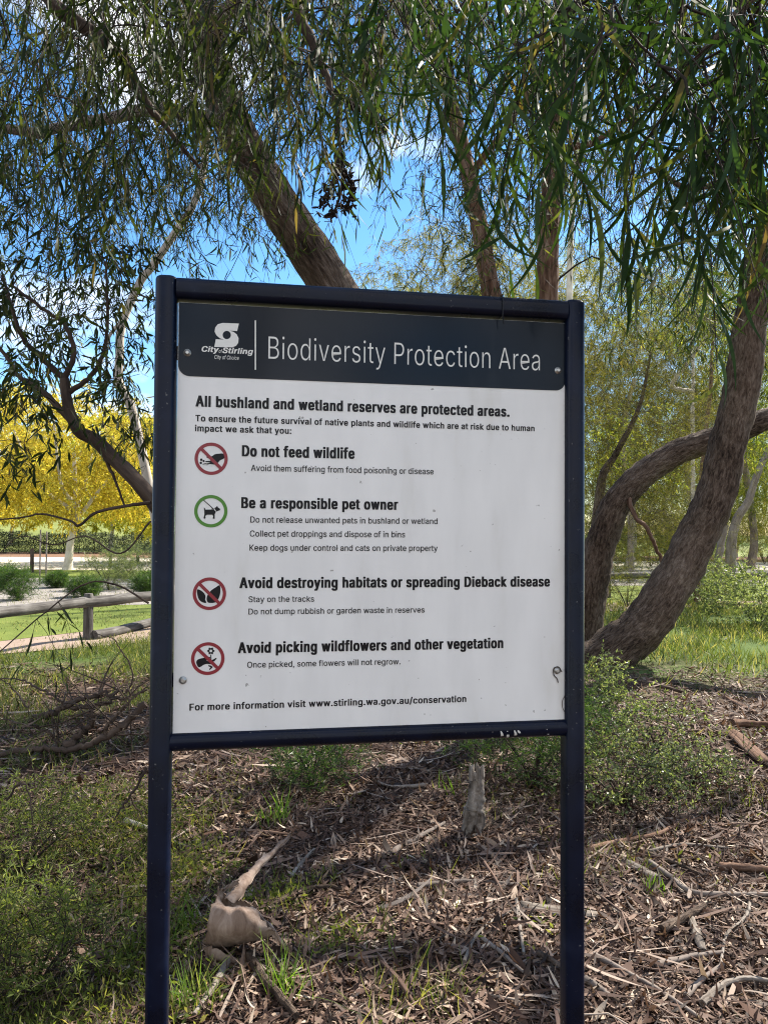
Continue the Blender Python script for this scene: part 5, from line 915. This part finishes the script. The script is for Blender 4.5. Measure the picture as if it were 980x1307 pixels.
patch(mb, [[cpx(178, 440, .10), cpx(240, 492, .14), cpx(300, 520, .16), cpx(360, 532, .16), cpx(430, 552, .14)],
           [cpx(185, 640, .12), cpx(240, 650, .15), cpx(300, 655, .16), cpx(370, 655, .16), cpx(440, 655, .13)],
           [cpx(140, 860, .02), cpx(210, 830, .03), cpx(300, 810, .03), cpx(400, 790, .03), cpx(500, 760, .03)],
           [cpx(105, 790, -.05), cpx(195, 780, -.07), cpx(300, 775, -.07), cpx(410, 755, -.06), cpx(540, 725, -.03)],
           [cpx(125, 690, -.07), cpx(205, 690, -.09), cpx(290, 690, -.09), cpx(390, 670, -.08), cpx(500, 690, -.04)],
           [cpx(150, 575, -.05), cpx(215, 590, -.07), cpx(285, 596, -.07), cpx(350, 592, -.07), cpx(430, 600, -.03)],
           [cpx(178, 490, 0), cpx(225, 566, -.03), cpx(290, 576, -.03), cpx(355, 574, -.03), cpx(418, 576, 0)]])      # an open roll: back wall, underside, front wall, front rim
patch(mb, [[cpx(104, 800, -.05), cpx(200, 850, -.05), cpx(330, 905, -.04), cpx(520, 968, -.03)], [cpx(106, 850, -.05), cpx(190, 895, -.05), cpx(320, 940, -.04), cpx(520, 980, -.02)], [cpx(150, 905, -.01), cpx(230, 945, -.02), cpx(340, 975, -.02), cpx(520, 992, -.02)]], 5)
patch(mb, [[cpx(240, 520, .12), cpx(310, 420, .2), cpx(410, 320, .3), cpx(520, 225, .42), cpx(636, 118, .56)], [cpx(268, 548, .1), cpx(345, 440, .19), cpx(428, 340, .29), cpx(530, 235, .41), cpx(640, 122, .56)], [cpx(285, 565, .12), cpx(375, 450, .21), cpx(440, 345, .31), cpx(540, 240, .43), cpx(643, 126, .57)]], 5)
patch(mb, [[cpx(408, 575, .14), cpx(440, 640, .06), cpx(520, 715, .0), cpx(598, 805, -.04)], [cpx(425, 580, .12), cpx(462, 640, .04), cpx(540, 712, -.02), cpx(606, 818, -.05)], [cpx(440, 600, .13), cpx(480, 660, .05), cpx(545, 735, -.01), cpx(600, 826, -.04)]], 4)
patch(mb, [[cpx(205, 462, .08), cpx(260, 425, .12), cpx(320, 405, .16)], [cpx(215, 470, .09), cpx(265, 440, .13), cpx(312, 420, .17)], [cpx(235, 475, .11), cpx(272, 450, .15), cpx(308, 430, .18)]], 4)
tag(mb.build('curled_bark', G['bark_sheet']), 'large curled sheet of tan bark with a long pointed strip, lying by the left post', 'bark')
# weathered stump
g0 = on_ground(601, 1066); Ds = float(g0[1]); mb = MB(); q = lambda x, y, d=0: at(490 + x / 2, 920 + y / 2, Ds + d)
c = catmull(np.array([q(232, 228), q(233, 208), q(236, 180), q(237, 150), q(236, 128)]), 5); mb.tubes(c, np.linspace(.046, .032, len(c)), 18, 0, .16)
c2 = c[-1] + np.array([[0, 0, 0], [0, 0, -.02], [0, 0, -.09]]); mb.tubes(c2, np.array([.032, .027, .02]), 18, 1, .18)
for k in range(9):                                             # splintered rim
    a = k / 9 * 6.28; e = c[-1] + np.array([math.cos(a), math.sin(a), 0]) * .03; hh = rng.uniform(.005, .055); mb.tubes(np.array([e - [0, 0, .03], e + [0, 0, hh * .5], e + np.array([math.cos(a), math.sin(a), 0]) * .006 + [0, 0, hh]]), np.array([.012, .009, .002]), 7, 0, .1)
for pts, r in (([q(224, 225), q(218, 255), q(212, 285), q(208, 312, -.03)], (.042, .02)), ([q(242, 225), q(246, 255), q(240, 280), q(244, 296, -.02)], (.03, .014)), ([q(226, 150, -.02), q(224, 128, -.02), q(228, 112, -.01)], (.02, .006)), ([q(245, 150, .01), q(250, 130, .01), q(249, 116, .01)], (.02, .006))):
    cc = catmull(np.array(pts), 5); mb.tubes(cc, np.linspace(*r, len(cc)), 12, 0, .25, True)
tag(mb.build('tree_stump', [G['wood_grey'], G['bark_dark']]), 'small weathered grey hollow stump forked at its foot, below the bottom rail', 'stump')
# fallen dead boughs on the left
def bough(label, runs, base):
    t = thing('fallen_bough', base, label, 'dead branch')
    for i, (pts, r0, r1) in enumerate(runs):
        P_ = catmull(px_line(pts), 6); P_[1:-1] += rng.normal(size=(len(P_) - 2, 3)) * .012 * min(1, r0 / .03); mb = MB(); mb.tubes(P_, np.linspace(r0, r1, len(P_)), 9, 0, .1, True)
        if r0 > .012:
            for k in range(8):
                j = rng.integers(2, len(P_) - 1); d = norm(rng.normal(size=3) * [1, .5, .8] + [0, 0, .5]); L = rng.uniform(.15, .6); tt = np.linspace(0, 1, 6)[:, None]
                Q = P_[j] + d * L * tt + rng.normal(size=3) * .25 * L * tt * tt + [0, 0, -.25] * tt * tt * L; mb.tubes(Q, np.linspace(.006, .0018, 6), 5)
        mb.build('branch', G['bark_dark'] if i % 2 == 0 else G['bark_brown'], t)
q4 = lambda pts, Y: [(x / 4.4545, 860 + y / 4.4545, Y + (r[0] if r else 0)) for x, y, *r in pts]
bough('dead grey bough with bare twigs lying across the rough grass at left', [(q4([(-60, 320), (60, 300), (200, 262), (290, 225), (370, 185), (450, 150), (580, 118), (700, 100)], 5.9), .036, .011), (q4([(360, 195), (520, 180), (640, 150), (740, 125), (840, 90)], 5.9), .022, .008),
      (q4([(370, 185), (330, 140), (220, 80), (120, 35), (-20, 28)], 5.7), .012, .004), (q4([(160, 190), (90, 100), (30, 45), (-30, 40)], 5.6), .008, .003), (q4([(720, 110), (750, 50), (752, -20), (700, -120), (640, -200), (540, -230)], 5.8), .008, .003)], on_ground(40, 935))
bough('dead dark bough curving up towards the left post, nearer than the grey one', [(q4([(-40, 462), (130, 432), (260, 425), (400, 430), (520, 400), (640, 335), (740, 255), (830, 170)], 5.0), .018, .024), (q4([(600, 355), (620, 290), (690, 210), (740, 150), (725, 60)], 5.0), .016, .005), (q4([(640, 352), (740, 345), (860, 335)], 5.0), .008, .005), (q4([(400, 425), (330, 380), (260, 330), (180, 300), (60, 270)], 5.1), .014, .004), (q4([(380, 400), (450, 360), (500, 320), (540, 260), (530, 220)], 5.05), .03, .012)], on_ground(90, 965))
bough('thin dead upright twig in front of the left post', [(q4([(835, 530), (745, 690), (680, 780), (655, 830)], 3.6), .007, .003), (q4([(745, 690), (760, 740), (800, 790), (815, 850)], 3.6), .005, .002), (q4([(40, 720), (100, 640), (150, 640), (180, 760), (190, 900)], 3.2), .005, .002)], on_ground(175, 1060))
mb = MB(); sprays(mb, np.array([at(60, 780, 4.9), at(48, 791, 4.87), at(75, 770, 4.92)]), n_per=2, L=.26, droop=1.0, leaf_n=5, leaf_L=.13, leaf_W=.014, down=.7, jitter=.005, mat=0, tmat=1)
mb.build('hanging_sprig', [G['leaf_dark'], G['twig_live']], T6)
